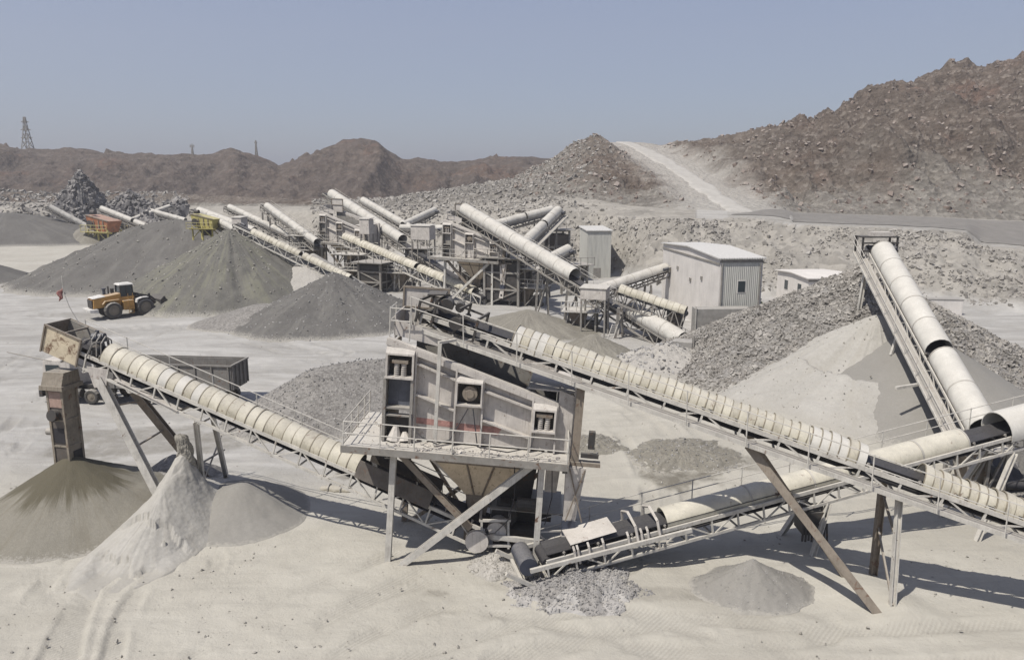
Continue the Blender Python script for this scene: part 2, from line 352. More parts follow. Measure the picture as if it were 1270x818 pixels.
# ground material
def ground_mat():
    m,nt,b=_nt('dusty_quarry_floor'); k=N(nt); co=k.coord(world=True)
    zc=k.sep(k.attr('zone')); n1=k.noise(co,.11,9,.62,.5); n2=k.noise(co,1.1,8,.68,.3); n3=k.noise(co,9,6,.7); vo=k.voro(co,11,'Color')
    beige=k.mix(k.rng(n1,.32,.68),(.405,.38,.325),(.50,.475,.415))
    # streaky yard, dragged by wheels
    st=k.noise(k.coord((.07,.22,.5),True,(0,0,.12)),1.0,9,.66,1.4)
    grey=k.mix(k.rng(st,.33,.66),(.30,.288,.268),(.50,.486,.46))
    c=k.mix(zc[0],beige,grey)
    c=k.mix(k.rng(n2,.42,.8,0,.34,True),c,(.34,.32,.28)); dr=k.noise(k.coord((.22,1.5,.5),True,(0,0,-.42)),1.0,8,.62,.8); c=k.mix(k.rng(dr,.48,.7,0,.32,True),c,(.33,.312,.275)); c=k.mix(k.rng(dr,.30,.44,.28,0,True),c,(.58,.55,.49)); c=k.mix(k.rng(n3,.5,.8,0,.22),c,(.33,.31,.28))
    ta=k.attr('zone','Alpha'); tw=k.n('TexWave'); tw.inputs['Scale'].default_value=2.2; tw.inputs['Distortion'].default_value=1.2; k.L(k.coord(world=True,rot=(0,0,.7)),tw.inputs[0]); tt=k.math('MULTIPLY',ta,k.rng(tw.outputs['Fac'],.3,.7,.25,1)); c=k.mix(k.math('MULTIPLY',tt,.32),c,(.27,.255,.225))
    peb=k.sep(vo); c=k.mix(k.math('MULTIPLY',k.rng(peb[0],.90,.97,0,.35),k.rng(n2,.5,.65)),c,(.30,.285,.26))
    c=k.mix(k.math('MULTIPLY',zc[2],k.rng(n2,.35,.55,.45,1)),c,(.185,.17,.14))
    # rubble bank tone
    vb=k.sep(k.voro(co,.55,'Color')); rb=k.mix(vb[0],(.23,.215,.19),(.37,.345,.305)); rb=k.mix(k.rng(n1,.35,.65,0,.7),rb,(.40,.375,.33)); rb=k.mix(k.rng(n2,.45,.7,0,.5),rb,(.19,.178,.16))
    c=k.mix(zc[1],c,rb)
    c=k.mix(1.0,c,(KA,KA,KA),'MULTIPLY'); k.L(c,b.inputs['Base Color']); b.inputs['Roughness'].default_value=.97; b.inputs['Specular IOR Level'].default_value=.1
    # tyre tracks: ribbed bands
    w=k.n('TexWave'); w.inputs['Scale'].default_value=.35; w.inputs['Distortion'].default_value=3.5; w.inputs['Detail'].default_value=3; w.inputs['Detail Scale'].default_value=.7
    k.L(k.coord((.8,1.6,1),True,(0,0,.5)),w.inputs[0])
    h=k.math('ADD',k.math('MULTIPLY',n2,1.0),k.math('MULTIPLY',n3,.35)); h=k.math('ADD',h,k.math('MULTIPLY',k.math('MULTIPLY',w.outputs['Fac'],k.rng(n1,.45,.6)),.15))
    h=k.math('ADD',h,k.math('MULTIPLY',k.math('MULTIPLY',k.voro(co,.8),zc[1]),2.5))
    k.bump(h,.6,.16,b); return m
def hill_mat(name,a,bb,cc,patch,pscale=.02,vs=1.1,light=(.34,.30,.26)):
    m,nt,b=_nt(name); k=N(nt); co=k.coord(world=True)
    n1=k.noise(co,pscale,9,.6,.6); n2=k.noise(co,.35,9,.72,.3); vb=k.sep(k.voro(co,vs,'Color')); vd=k.voro(co,vs)
    n4=k.noise(co,pscale*2.3,7,.6)
    c=k.mix(k.rng(n1,.38,.62),a,bb); c=k.mix(k.rng(n4,.52,.68,0,.8,True),c,patch)
    c=k.mix(k.rng(n2,.38,.62,0,.85),c,cc); c=k.mix(k.rng(vb[0],.72,.95,0,.5),c,light)
    zc=k.sep(k.attr('zone')); sb=k.noise(k.coord((.05,.05,.55),True),1.0,7,.65,.5); c=k.mix(k.rng(sb,.42,.62,0,.5),c,cc); gr=k.mix(vb[0],(.20,.186,.165),(.345,.322,.285)); gr=k.mix(k.rng(n2,.42,.62,0,.6),gr,(.15,.138,.12)); c=k.mix(zc[1],c,gr)
    c=k.mix(zc[2],c,(.50,.475,.43))
    c=k.mix(1.0,c,(KA,KA,KA),'MULTIPLY'); k.L(c,b.inputs['Base Color']); b.inputs['Roughness'].default_value=.97; b.inputs['Specular IOR Level'].default_value=.1
    h=k.math('ADD',n2,k.math('MULTIPLY',vd,.5)); k.bump(h,.9,1.1,b); return m
M['ground']=ground_mat()
M['hill']=hill_mat('rocky_brown_hill',(.205,.163,.132),(.185,.156,.13),(.085,.068,.056),(.235,.15,.115),.018)
M['farhill']=hill_mat('far_brown_ridge',(.155,.123,.102),(.135,.112,.097),(.08,.066,.057),(.195,.125,.09),.012,.6,(.215,.185,.16))
def columns(n,lo=-.95,hi=.95,core=.70,frac=.86):
    nc=int(n*frac); ns=(n-nc)//2
    return np.concatenate([np.linspace(lo,-core,ns,endpoint=False),np.linspace(-core,core,nc,endpoint=False),np.linspace(core,hi,ns)])
T=columns(640)
bound=np.interp(635+950*T,TU,TYB)*1.0
r=np.linspace(0,1,400)[:,None]
Y=7*((bound[None,:]/7)**r); X=T[None,:]*np.maximum(Y,14+.0*Y)
TF=track_field(X,Y); tmask=(1-sstep(.22,.42,TF)); tlip=np.exp(-((TF-.48)/.14)**2)
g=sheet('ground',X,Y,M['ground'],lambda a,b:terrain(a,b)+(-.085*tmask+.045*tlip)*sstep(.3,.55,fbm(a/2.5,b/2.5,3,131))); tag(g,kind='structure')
z,f1,f2,f3,u=terrain(X,Y,True)
def _zones(X,Y,f1,f2,f3,u):
    grey=np.clip(sstep(-5,-12,X+ (fbm(X/7,Y/7,3,61)-.5)*8)*sstep(33,42,Y+ (X+20)*.15)+sstep(55,75,Y),0,1)
    bright=sstep(120,135,Y)*(1-sstep(185,205,Y))*sstep(-35,-75,X); grey=grey*(1-.9*bright)
    rock=sstep(.02,.2,f1)*1.0; rock=np.clip(rock-(f2>0.02)*(f2<.98)*.9*(u>860),0,1)
    dark=np.zeros_like(X)
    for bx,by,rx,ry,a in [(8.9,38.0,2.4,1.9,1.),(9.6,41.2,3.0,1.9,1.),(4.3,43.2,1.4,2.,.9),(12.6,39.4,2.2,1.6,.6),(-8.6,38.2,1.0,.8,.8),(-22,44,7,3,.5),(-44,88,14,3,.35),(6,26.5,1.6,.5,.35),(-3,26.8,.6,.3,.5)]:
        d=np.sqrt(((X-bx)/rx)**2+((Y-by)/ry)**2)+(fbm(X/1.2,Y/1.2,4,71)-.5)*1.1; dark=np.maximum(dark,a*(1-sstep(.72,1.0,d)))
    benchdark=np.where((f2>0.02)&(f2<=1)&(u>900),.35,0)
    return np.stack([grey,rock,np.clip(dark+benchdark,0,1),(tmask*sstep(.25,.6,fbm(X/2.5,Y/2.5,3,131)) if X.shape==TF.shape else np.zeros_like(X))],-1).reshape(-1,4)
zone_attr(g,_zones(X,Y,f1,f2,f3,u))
yend=np.full_like(bound,330.); r=np.linspace(0,1,300)[:,None]
Yh=bound[None,:]*((yend/bound)[None,:]**r); Xh=T[None,:]*Yh
h=sheet('hills',Xh,Yh,M['hill'],terrain); tag(h,kind='structure')
z,f1,f2,f3,u=terrain(Xh,Yh,True)
hr=np.full(Xh.shape,1e9)
for p in HRD: hr=np.minimum(hr,np.hypot(Xh-p.x,Yh-p.y))
roadside=(1-sstep(4,13,hr+(fbm(Xh/3,Yh/3,3,81)-.5)*7))*.75
greyrock=np.clip((1-sstep(.02,.22,f3+(fbm(Xh/9,Yh/9,4,83)-.5)*.22))*.9+sstep(745,630,u)*sstep(380,460,u)*.85+ (1-sstep(.5,.75,fbm(Xh/25,Yh/25,4,85)))*.25*sstep(1000,850,u),0,1)
zone_attr(h,np.stack([0*z,greyrock,roadside,0*z+1],-1).reshape(-1,4))
# far ridge
FR=[(-400,195),(-60,180),(0,178),(22,181),(40,186),(80,186),(100,184),(120,187),(165,190),(205,193),(240,192),(262,194),(285,187),(298,184),(312,187),(330,195),(352,206),(372,201),(392,193),(415,183),(432,177),(452,174),(470,178),(486,190),(500,197),(530,198),(560,202),(585,201),(610,198),(640,195),(660,198),(690,199),(720,203),(800,206),(1000,190),(1300,200),(1700,195)]
FU=np.array([a for a,_ in FR],float); FZ=np.array([zat(b,400) for _,b in FR])
def farz(x,y):
    u=635+950*x/y; cz=np.interp(u,FU,FZ)
    f=np.clip((y-252)/(400-252),0,1); b=np.clip(y-400,0,None)
    base=-4+ (cz+4)*f**1.15
    zz=base-b*.22
    rel=fbm(x/38,y/55,6,101,ridge=True)-.55; rel2=fbm(x/9,y/12,4,111,ridge=True)-.5
    amp=sstep(0,.35,f)*(1-.8*sstep(.75,1,f)*(b<25))
    return zz+amp*(rel*19+rel2*5)+ (rel2*1.6)*sstep(.7,1,f)
Tf=columns(620,-1.05,1.3); Yf=np.linspace(252,640,220)[:,None]*np.ones_like(Tf)[None,:]
fo=sheet('far_hills',Tf[None,:]*Yf,Yf,M['farhill'],farz); tag(fo,kind='structure'); zone_attr(fo,np.zeros((Yf.size,4)))
# plain that carries the horizon beyond
def plain_mat():
    m,nt,b=_nt('desert_plain'); k=N(nt); c=k.mix(k.rng(k.noise(k.coord(world=True),.01,6),.3,.7),(.30,.26,.22),(.40,.36,.31)); c=k.mix(1.0,c,(KA,KA,KA),'MULTIPLY'); k.L(c,b.inputs['Base Color']); b.inputs['Roughness'].default_value=1; return m
pl=MB().poly([(-3000,-600,-6),(3000,-600,-6),(3000,4000,-6),(-3000,4000,-6)],(0,0,-1)).build('desert_plain',plain_mat()); tag(pl,kind='structure')
# haul road and bench track
def road_mat(name,a,b2):
    m,nt,b=_nt(name); k=N(nt); co=k.coord(world=True); n=k.noise(co,.5,8,.65); n2=k.noise(co,4,5,.7)
    c=k.mix(k.rng(n,.35,.65),a,b2); c=k.mix(k.rng(n2,.5,.8,0,.3),c,tuple(x*.7 for x in a)); c=k.mix(1.0,c,(KA,KA,KA),'MULTIPLY'); k.L(c,b.inputs['Base Color']); b.inputs['Roughness'].default_value=1; k.bump(n2,.4,.1,b); return m
vs=[];fs=[]
nw=9
for i,p in enumerate(HRD):
    a=(HRD[min(i+1,len(HRD)-1)]-HRD[max(i-1,0)]); s=V((a.y,-a.x,0)).normalized()
    wd=2.5+1.8*(float(fbm(np.array([i*.09]),np.array([2.]),3,7)[0])-.5)
    for j in range(nw):
        q=p+s*wd*(j/(nw-1)*2-1); vs.append((q.x,q.y,q.z+.20-.5*(abs(j-4)==4)-.5*max(0,1-i/14)-.3*(i>len(HRD)-4)))
for i in range(len(HRD)-1):
    for j in range(nw-1): fs.append((i*nw+j,i*nw+j+1,(i+1)*nw+j+1,(i+1)*nw+j))
ro=np_mesh('haul_road',vs,fs,road_mat('pale_haul_road',(.38,.36,.325),(.48,.458,.418)),smooth=True); tag(ro,kind='structure')
ub=np.linspace(905,1700,150); rr=np.linspace(.06,.94,7)
vs=[]
for uu in ub:
    ya=np.interp(uu,TU,TYA)+2.5; yb=np.interp(uu,TU,TYB)
    wq=min(1,.12+(uu-905)/70)
    for q in rr:
        yy=ya+(yb-ya)*(.5+(q-.5)*wq); t=(uu-635)/950; vs.append((t*yy,yy,0))
vs=np.array(vs); vs[:,1]+=(fbm(vs[:,0]/7,vs[:,1]/7,3,97)-.5)*2.0; vs[:,2]=terrain(vs[:,0],vs[:,1])+.07
nb=len(rr); fs=[(i*nb+j,(i+1)*nb+j,(i+1)*nb+j+1,i*nb+j+1) for i in range(len(ub)-1) for j in range(nb-1)]
bo=np_mesh('bench_road',vs,fs,road_mat('grey_bench_road',(.18,.168,.152),(.23,.215,.195)),smooth=True); tag(bo,kind='structure')
# ------------------------------------------------------------------ loose rocks
_ico=None
def rocks(name,pos,size,mat,parent=None,flat=.75,seed=1):
    global _ico
    if _ico is None:
        import bmesh
        bm=bmesh.new(); bmesh.ops.create_icosphere(bm,subdivisions=1,radius=1); bm.verts.ensure_lookup_table()
        _ico=(np.array([v.co[:] for v in bm.verts]),np.array([[v.index for v in f.verts] for f in bm.faces])); bm.free()
    iv=np.array([(-1,-1,-1),(1,-1,-1),(1,1,-1),(-1,1,-1),(-1,-1,1),(1,-1,1),(1,1,1),(-1,1,1)],float)*.7
    itri=np.array([(0,3,2),(0,2,1),(4,5,6),(4,6,7),(0,1,5),(0,5,4),(1,2,6),(1,6,5),(2,3,7),(2,7,6),(3,0,4),(3,4,7)])
    g=np.random.default_rng(seed); n=len(pos); pos=np.asarray(pos,float); size=np.asarray(size,float)
    v=iv[None]*(1+g.uniform(-.45,.35,(n,8,3)))
    v=v*g.uniform(.6,1.25,(n,1,3)); v[:,:,2]*=flat
    q=g.normal(size=(n,4)); q/=np.linalg.norm(q,axis=1,keepdims=True); w,x,y,z=q.T
    R=np.stack([1-2*(y*y+z*z),2*(x*y-z*w),2*(x*z+y*w),2*(x*y+z*w),1-2*(x*x+z*z),2*(y*z-x*w),2*(x*z-y*w),2*(y*z+x*w),1-2*(x*x+y*y)],-1).reshape(n,3,3)
    v=np.einsum('nij,nkj->nki',R,v)*size[:,None,None]*.5+pos[:,None,:]
    if parent is not None: v=v-np.array(parent.location)[None,None,:]
    f=(itri[None]+np.arange(n)[:,None,None]*8).reshape(-1,3)
    return np_mesh(name,v.reshape(-1,3),f,mat,parent)
def scatter(n,u0,u1,y0,y1,keep,seed):
    g=np.random.default_rng(seed); u=g.uniform(u0,u1,n); t=(u-635)/950
    Y=y0+(y1-y0)*g.random(n)**.8; X=t*Y; z,f1,f2,f3,uu=terrain(X,Y,True)
    k=keep(X,Y,f1,f2,f3,uu,g); return np.stack([X,Y,z],-1)[k]
P=scatter(60000,560,1500,88,150,lambda X,Y,f1,f2,f3,u,g:(f1>.03)&(f1<.97)&(g.random(len(X))<sstep(.42,.6,fbm(X/6,Y/6,4,33))*.9+.12),5)
tag(rocks('slope_rubble',P,.16+.75*RNG.random(len(P))**4,M['rock'],seed=3),'grey broken rock scattered over the bench slope behind the houses','rubble',kind='stuff')
P=scatter(30000,640,1500,134,275,lambda X,Y,f1,f2,f3,u,g:(f3>.005)&(f3<1.)&(g.random(len(X))<sstep(.45,.6,fbm(X/12,Y/12,4,35))*.7+.15+.35*sstep(.25,.02,f3))&(np.min([np.hypot(X-p.x,Y-p.y) for p in HRD],axis=0)>7),6)
tag(rocks('hill_rocks',P,.2+1.3*RNG.random(len(P))**6.0,M['rockbrown'],seed=4),'brown boulders strewn over the high hillside on the right','rubble',kind='stuff')
P=scatter(26000,390,860,125,215,lambda X,Y,f1,f2,f3,u,g:(f1>.05)&(g.random(len(X))<.8*(1-sstep(650,780,u))),7)
tag(rocks('blasted_rock',P,.2+1.1*RNG.random(len(P))**4.5,M['rock'],seed=5),'blasted grey rock on the slope behind the conveyors','rubble',kind='stuff')
P=scatter(1500,-40,240,222,252,lambda X,Y,f1,f2,f3,u,g:(g.random(len(X))<.7),8)
g_=np.random.default_rng(55); n=9000; tt_=g_.uniform(-.75,.8,n); yy=18+62*g_.random(n)**1.6; xx=tt_*yy
kk=g_.random(n)<sstep(.42,.66,fbm(xx/4,yy/4,4,141))*.9+.06; kk&=~((xx<-12)&(yy>40)&(g_.random(n)<.6)); xx=xx[kk]; yy=yy[kk]
tag(rocks('loose_stones',np.stack([xx,yy,terrain(xx,yy)+.01],-1),.025+.13*g_.random(len(xx))**6,M['stone'],seed=56,flat=.7),'small loose stones scattered over the quarry floor','stones',kind='stuff')
tag(rocks('bank_rubble',P,.5+1.6*RNG.random(len(P))**2,M['rock'],seed=6),'light broken rock along the bank at far left','rubble',kind='stuff')
# ------------------------------------------------------------------ stock heaps
def heap(name,label,cx,cy,R,h,mat,sx=1,sy=1,rot=0,noise=.08,group=None,cat='gravel heap',na=150,nr=46,seed=0,ridge=0,tip=.05,pw=1.0,rub=None,gully=0.0,z0=None,cut=None):
    zc=hz(cx,cy) if z0 is None else z0
    o=root(name,label,cat,(cx,cy,zc),group=group)
    a=np.linspace(0,2*math.pi,na+1)+math.pi/2; r=np.concatenate([np.linspace(0,1,nr),[1.06]])
    A,Rr=np.meshgrid(a,r); ca,sa=math.cos(rot),math.sin(rot)
    an=np.minimum(np.arange(na+1),na)%na
    k1=(fbm(np.cos(A)*1.6+seed*3.1+9,np.sin(A)*1.6+9,4,seed)-.5)
    rr=Rr*(1+k1*.5*noise/.08*.5)
    lx=rr*R*np.cos(A)*sx; ly=rr*R*np.sin(A)*sy
    if ridge: lx=lx+np.sign(np.cos(A))*ridge*np.minimum(1,np.abs(np.cos(A))*3)*np.minimum(Rr*6,1)
    x=cx+ca*lx-sa*ly; y=cy+sa*lx+ca*ly
    prof=np.clip(1-Rr,0,1)**pw
    prof=np.where(Rr<tip,prof-(tip-Rr)**2/(2*tip+1e-6)*.8,prof); prof=prof*(1-.25*sstep(.72,1,Rr)*(1-Rr)*2)
    zz=h*prof
    n=(fbm(x/1.1,y/1.1,5,seed+5)-.5)*noise*h*.55+(fbm(x/.28,y/.28,3,seed+6)-.5)*noise*.9
    if gully:
        n=n-gully*h*np.clip(fbm(np.cos(A)*4+5,np.sin(A)*4+5,5,seed+9,ridge=True)-.55,0,1)*np.sin(np.clip(Rr,0,1)*math.pi)
    zz=zz+n*np.minimum(1,(1.06-Rr)*6)*np.minimum(1,.35+Rr*4)
    if cut is not None: zz=cut(x,y,zz)
    gz=terrain(x,y); z=gz*np.clip(Rr*1.5,0,1)+zc*(1-np.clip(Rr*1.5,0,1))+zz-.35*np.clip(Rr-1,0,1)/.06
    nr2,nc=A.shape; idx=np.arange(nr2*nc).reshape(nr2,nc)
    q=np.stack([idx[:-1,:-1],idx[1:,:-1],idx[1:,1:],idx[:-1,1:]],-1).reshape(-1,4)
    m=np_mesh('heap_body',np.stack([x-cx,y-cy,z-zc],-1).reshape(-1,3),q,mat,o,smooth=True)
    at_=m.data.attributes.new('fall','FLOAT_VECTOR','POINT')
    fv=np.stack([(A-math.pi/2)*12,Rr*1.6+(fbm(x/2,y/2,3,seed+2))*.8,np.clip(zz/h,0,1)],-1).reshape(-1,3)
    at_.data.foreach_set('vector',fv.astype(np.float32).ravel())
    if rub:
        nrk,s0,s1,rm,amin,amax=rub
        g=np.random.default_rng(seed+77); i=np.clip((g.random(nrk)**.6*nr).astype(int),1,nr-1); j=(g.uniform(amin,amax,nrk)*na).astype(int)%na
        px=x[i,j]+g.normal(0,.12,nrk)*R*.15; py=y[i,j]+g.normal(0,.12,nrk)*R*.15
        # height on the heap surface: nearest grid sample, small jitter hides the steps
        pz=z[i,j]; dx=px-x[i,j]; dy=py-y[i,j]; rad_=np.hypot(x[i,j]-cx,y[i,j]-cy)+1e-6
        pz=pz-h/R*((dx*(x[i,j]-cx)+dy*(y[i,j]-cy))/rad_)
        rocks('loose_stones',np.stack([px,py,pz],-1),s0+(s1-s0)*g.random(nrk)**2.5,rm,o,seed=seed+3)['kind']='stuff'
    return o
# ------------------------------------------------------------------ conveyors
def frame_of(p0,p1):
    p0=V(p0);p1=V(p1); a=(p1-p0); L=a.length; a.normalize(); s=a.cross(V((0,0,1))).normalized(); n=s.cross(a)
    return p0,p1,a,s,n,L
def cover_mesh(P,d0,d1,r,kind,pitch=.42,seed=0,hh=None,n=18,drop=.18):
    """P(d,ls,ln) -> point.  'rib': lapped half-round hoops, 'tube': full round casing with bands, 'arch': plain half round"""
    g=random.Random(seed); mb=MB(); hh=hh or r
    th0,th1=(-.10*math.pi,1.10*math.pi) if kind!='tube' else (0,2*math.pi)
    full=kind=='tube'
    def ring(d,rr,dz=0,thick=0):
        out=[]
        for i in range(n if full else n+1):
            th=th0+(th1-th0)*i/n
            sy=hh/r
            out.append(P(d,rr*math.cos(th),drop+dz+rr*math.sin(th)*(sy if not full else 1)))
        return out
    def shell(da,ra,db,rb,dz):
        a,b=ring(da,ra,dz),ring(db,rb,dz); ai,bi=ring(da,ra-.035,dz),ring(db,rb-.035,dz); m=len(a)
        fs=[]
        last=m if full else m-1
        for i in range(last):
            j=(i+1)%m
            fs+=[(i,j,m+j,m+i),(2*m+j,2*m+i,3*m+i,3*m+j),(i,2*m+i,2*m+j,j),(m+j,3*m+j,3*m+i,m+i)]
        if not full: fs+=[(0,m,3*m,2*m),(m-1,3*m-1,4*m-1,2*m-1)]
        mb.add(a+b+ai+bi,fs)
    if kind=='rib':
        k=max(1,int((d1-d0)/pitch)); w=(d1-d0)/k
        for i in range(k):
            e=g.uniform(-.028,.022); mb.cur=2 if g.random()<.28 else 0; shell(d0+i*w,r*.952+e,d0+(i+1)*w-.02,r+e+g.uniform(-.012,.012),g.uniform(-.02,.02)); mb.cur=1; shell(d0+(i+1)*w-.022,r+e+.010,d0+(i+1)*w+.015,r+e+.012,0); mb.cur=0
    else:
        k=max(1,round((d1-d0)/2.8)); w=(d1-d0)/k
        for i in range(k):
            e=g.uniform(-.008,.008); shell(d0+i*w,r+e,d0+(i+1)*w-.015,r+e,0)
            mb.cur=1; shell(d0+(i+1)*w-.07,r+.02,d0+(i+1)*w+.02 if i<k-1 else d0+(i+1)*w,r+.02,0); mb.cur=0
    return mb
def conveyor(label,p0,p1,w=1.2,depth=.8,bay=1.3,covers=(),legs=(),fm='white',walk=0,rail=0,lift=0.,name='belt_conveyor',group=None,cat='conveyor',bar=.09,idle=(),motor=True,near=True,legw=.2,trussfrom=0,pulley=True):
    p0,p1,a,s,n,L=frame_of(p0,p1)
    P=lambda d,ls=0,ln=0: p0+a*d+s*ls+n*ln
    o=root(name,label,cat,(p0.x,p0.y,min(hz(p0.x,p0.y),p0.z)),group=group)
    F_=M[fm]
    mb=MB(); nb=max(2,round((L-trussfrom)/bay)); q=(L-trussfrom)/nb
    for sd in (-1,1):
        x=sd*w/2
        mb.bar(P(0,x,0),P(L,x,0),bar*1.0,bar*1.7,n); mb.bar(P(trussfrom,x,-depth),P(L,x,-depth*.75),bar,bar*1.3,n)
        for i in range(nb+1):
            d=trussfrom+i*q; bz=-depth
            if i==nb: bz=-depth*.75
            mb.bar(P(d,x,-.0),P(d,x,bz),bar*.75,bar*.75,a)
            if i<nb:
                e=d+q
                if i%2: mb.bar(P(d,x,0),P(e,x,-depth),bar*.6,bar*.6,n)
                else: mb.bar(P(d,x,-depth),P(e,x,0),bar*.6,bar*.6,n)
    for i in range(nb+1):
        d=trussfrom+i*q; mb.bar(P(d,-w/2,-depth*.97),P(d,w/2,-depth*.97),bar*.7,bar*.7,n)
        if near: mb.bar(P(d,-w/2,-.06),P(d,w/2,-.06),bar*.7,bar*.7,n)
    mb.build('truss_frame',F_,o)
    bw=w*.44
    mb=MB(); prof=[(-bw,.22),(-bw*.42,.08),(bw*.42,.08),(bw,.22)]
    for (x0,z0),(x1,z1) in zip(prof[:-1],prof[1:]):
        mb.hexa([P(.1,x0,z0),P(.1,x1,z1),P(L-.1,x1,z1),P(L-.1,x0,z0)],[P(.1,x0,z0+.03),P(.1,x1,z1+.03),P(L-.1,x1,z1+.03),P(L-.1,x0,z0+.03)])
    mb.hexa([P(.1,-bw,-.3),P(.1,bw,-.3),P(L-.1,bw,-.3),P(L-.1,-bw,-.3)],[P(.1,-bw,-.27),P(.1,bw,-.27),P(L-.1,bw,-.27),P(L-.1,-bw,-.27)])
    mb.build('belt',M['rubber'],o)
    if pulley:
        for d in (0.05,L-.05): MB().tube(P(d,-bw-.03,-.1),P(d,bw+.03,-.1),.24 if near else .28,n=14).build('pulley',M['rubber'] if d<1 else M['dark'],o,smooth=True)
    for i,cv in enumerate(covers):
        f0,f1,r,kind=cv[:4]; m=cv[4] if len(cv)>4 else ('tube' if kind=='tube' else 'cream'); ex=cv[5] if len(cv)>5 else {}
        cover_mesh(P,f0*L,f1*L,r,kind,seed=i+int(L*10),drop=ex.pop('drop',.14 if kind!='tube' else .1+lift),**ex).build('belt_cover',M[m],o,smooth=True,mat2=M['seam' if kind=='rib' else 'seamlt'],mat3=M['cream2'])
    for (f,sd,base) in legs:
        b=V(base); t=P(f*L,sd*w/2,-depth)
        mb=MB()
        if near: mb.ibeam(t,b-V((0,0,.15)),legw,legw,a)
        else: mb.bar(t,b-V((0,0,.2)),legw,legw,a)
        mb.build('leg',F_,o)
    for f0,f1 in idle:
        k=max(1,int((f1-f0)*L/1.1))
        for i in range(k+1):
            d=f0*L+(f1-f0)*L*i/max(k,1); mb=MB()
            mb.tube(P(d,-bw*.42,.03),P(d,bw*.42,.03),.055,n=8); mb.tube(P(d,-bw*.45,.04),P(d,-bw*1.08,.2),.055,n=8); mb.tube(P(d,bw*.45,.04),P(d,bw*1.08,.2),.055,n=8)
            mb.bar(P(d,-w/2,-.04),P(d,w/2,-.04),.06); mb.bar(P(d,-bw*1.12,-.04),P(d,-bw*1.12,.24),.05,.03,a); mb.bar(P(d,bw*1.12,-.04),P(d,bw*1.12,.24),.05,.03,a)
            mb.build('idler',M['greysteel'],o)
    if motor:
        mb=MB(); c=P(L-.55,(w/2+.25),.28); mb.tube(c-a*.35,c+a*.3,.19,n=12); mb.tube(c-a*.45,c-a*.35,.16,n=12); mb.build('drive_motor',M['blue'],o,smooth=True)
        mb=MB(); c=P(L-.15,(w/2+.22),.1); mb.bar(c-s*.2,c+s*.2,.5,.55,n); mb.build('gearbox',M['greysteel'],o)
    if walk:
        sg=1 if walk>0 else -1; w0=sg*(w/2+.06); w1=sg*(w/2+.06+abs(walk))
        mb=MB(); zl=-.42; mb.hexa([P(0,w0,zl),P(0,w1,zl),P(L,w1,zl),P(L,w0,zl)],[P(0,w0,zl+.04),P(0,w1,zl+.04),P(L,w1,zl+.04),P(L,w0,zl+.04)]); mb.build('walkway',M['greysteel'],o); MB().bar(P(0,w1,zl-.01),P(L,w1,zl-.01),.05,.16,n).build('toe_board',M['white'],o)
    if rail:
        sg=1 if rail>0 else -1; x=sg*(abs(rail)); mb=MB(); k=int(L/2.2)
        for i in range(k+1): mb.tube(P(L*i/k,x,-.45),P(L*i/k,x,-.45)+V((0,0,1.35)),.026,n=5)
        for hgt in (.92,.48): mb.tube(P(0,x,-.45)+V((0,0,hgt+.4)),P(L,x,-.45)+V((0,0,hgt+.4)),.022,n=5)
        mb.build('handrail',M['white'],o)
    return o,P,L
def extra(o,name,mat,mb,**k): return mb.build(name,M[mat],o,**k)
# ------------------------------------------------------------------ near conveyors
# A: sand stacker on the left
def G(x,y,dz=0): return V((x,y,hz(x,y)+dz))
A0=V((-1,30,1.25)); A1=V((-20.2,34.5,8.1))
cA,PA,LA=conveyor('cream ribbed conveyor rising left over the front sand cone into a tall chute',A0,A1,w=1.15,depth=.85,bay=1.25,
  covers=[(.29,.46,.58,'rib','cream'),(.46,.66,.60,'rib','cream'),(.66,.765,.58,'rib','creamlt'),(.765,.905,.62,'rib','cream')],legs=[],rail=1.0,motor=False,idle=[(.03,.26),(.91,.97)],name='stacker_conveyor')
for f,sd,u,v,nm in ((.655,-1,253,611,'leg'),(.655,1,281,590,'leg')):   # upright trestle
    g=gp(u,v,.7); b=G(g.x,g.y,-.2); extra(cA,nm,'white',MB().ibeam(PA(f*LA,sd*.60,-.8),b,.2,.2,(1,0,0)))
mb=MB(); q0=G(*gp(253,611,.7).xy,1.5); q1=G(*gp(281,590,.7).xy,1.4); mb.bar(q0,q1,.07).cut(); mb.bar(q0-V((0,0,1.0)),q1+V((0,0,1)),.06).cut(); mb.each('leg_brace',M['greysteel'],cA)
ap=PA(.9*LA,.60,-.75); aq=PA(.87*LA,-.72,-.75)
b1=V((-15.9,33.2,hz(-15.9,33.2)-.2)); b2=V((-15.2,36.2,hz(-15.2,36.2)-.2))
p_near=PA(.9*LA,-.60,-.75) if PA(0,-.72).y<PA(0,.72).y else PA(.9*LA,.60,-.75)
p_far=PA(.9*LA,.60,-.75) if PA(0,-.72).y<PA(0,.72).y else PA(.9*LA,-.60,-.75)
extra(cA,'raking_leg','white',MB().ibeam(p_near,b1,.36,.34,(0,1,0),.05)); extra(cA,'raking_leg','brownsteel',MB().ibeam(p_far,b2,.36,.34,(0,1,0),.05))
mb=MB(); mb.bar(p_near.lerp(b1,.5),p_far.lerp(b2,.5),.07).cut(); mb.bar(p_near.lerp(b1,.2),p_far.lerp(b2,.25),.07).cut(); mb.each('leg_brace',M['brownsteel'],cA)
# gusset plate where the rakers meet the frame
mb=MB(); c=p_near-V((0,.06,0)); mb.poly([c+V((-.45,0,.55)),c+V((.5,0,.4)),c+V((.35,0,-.35)),c+V((-.2,0,-.45))],V((0,-.04,0))); extra(cA,'gusset_plate','white2',mb)
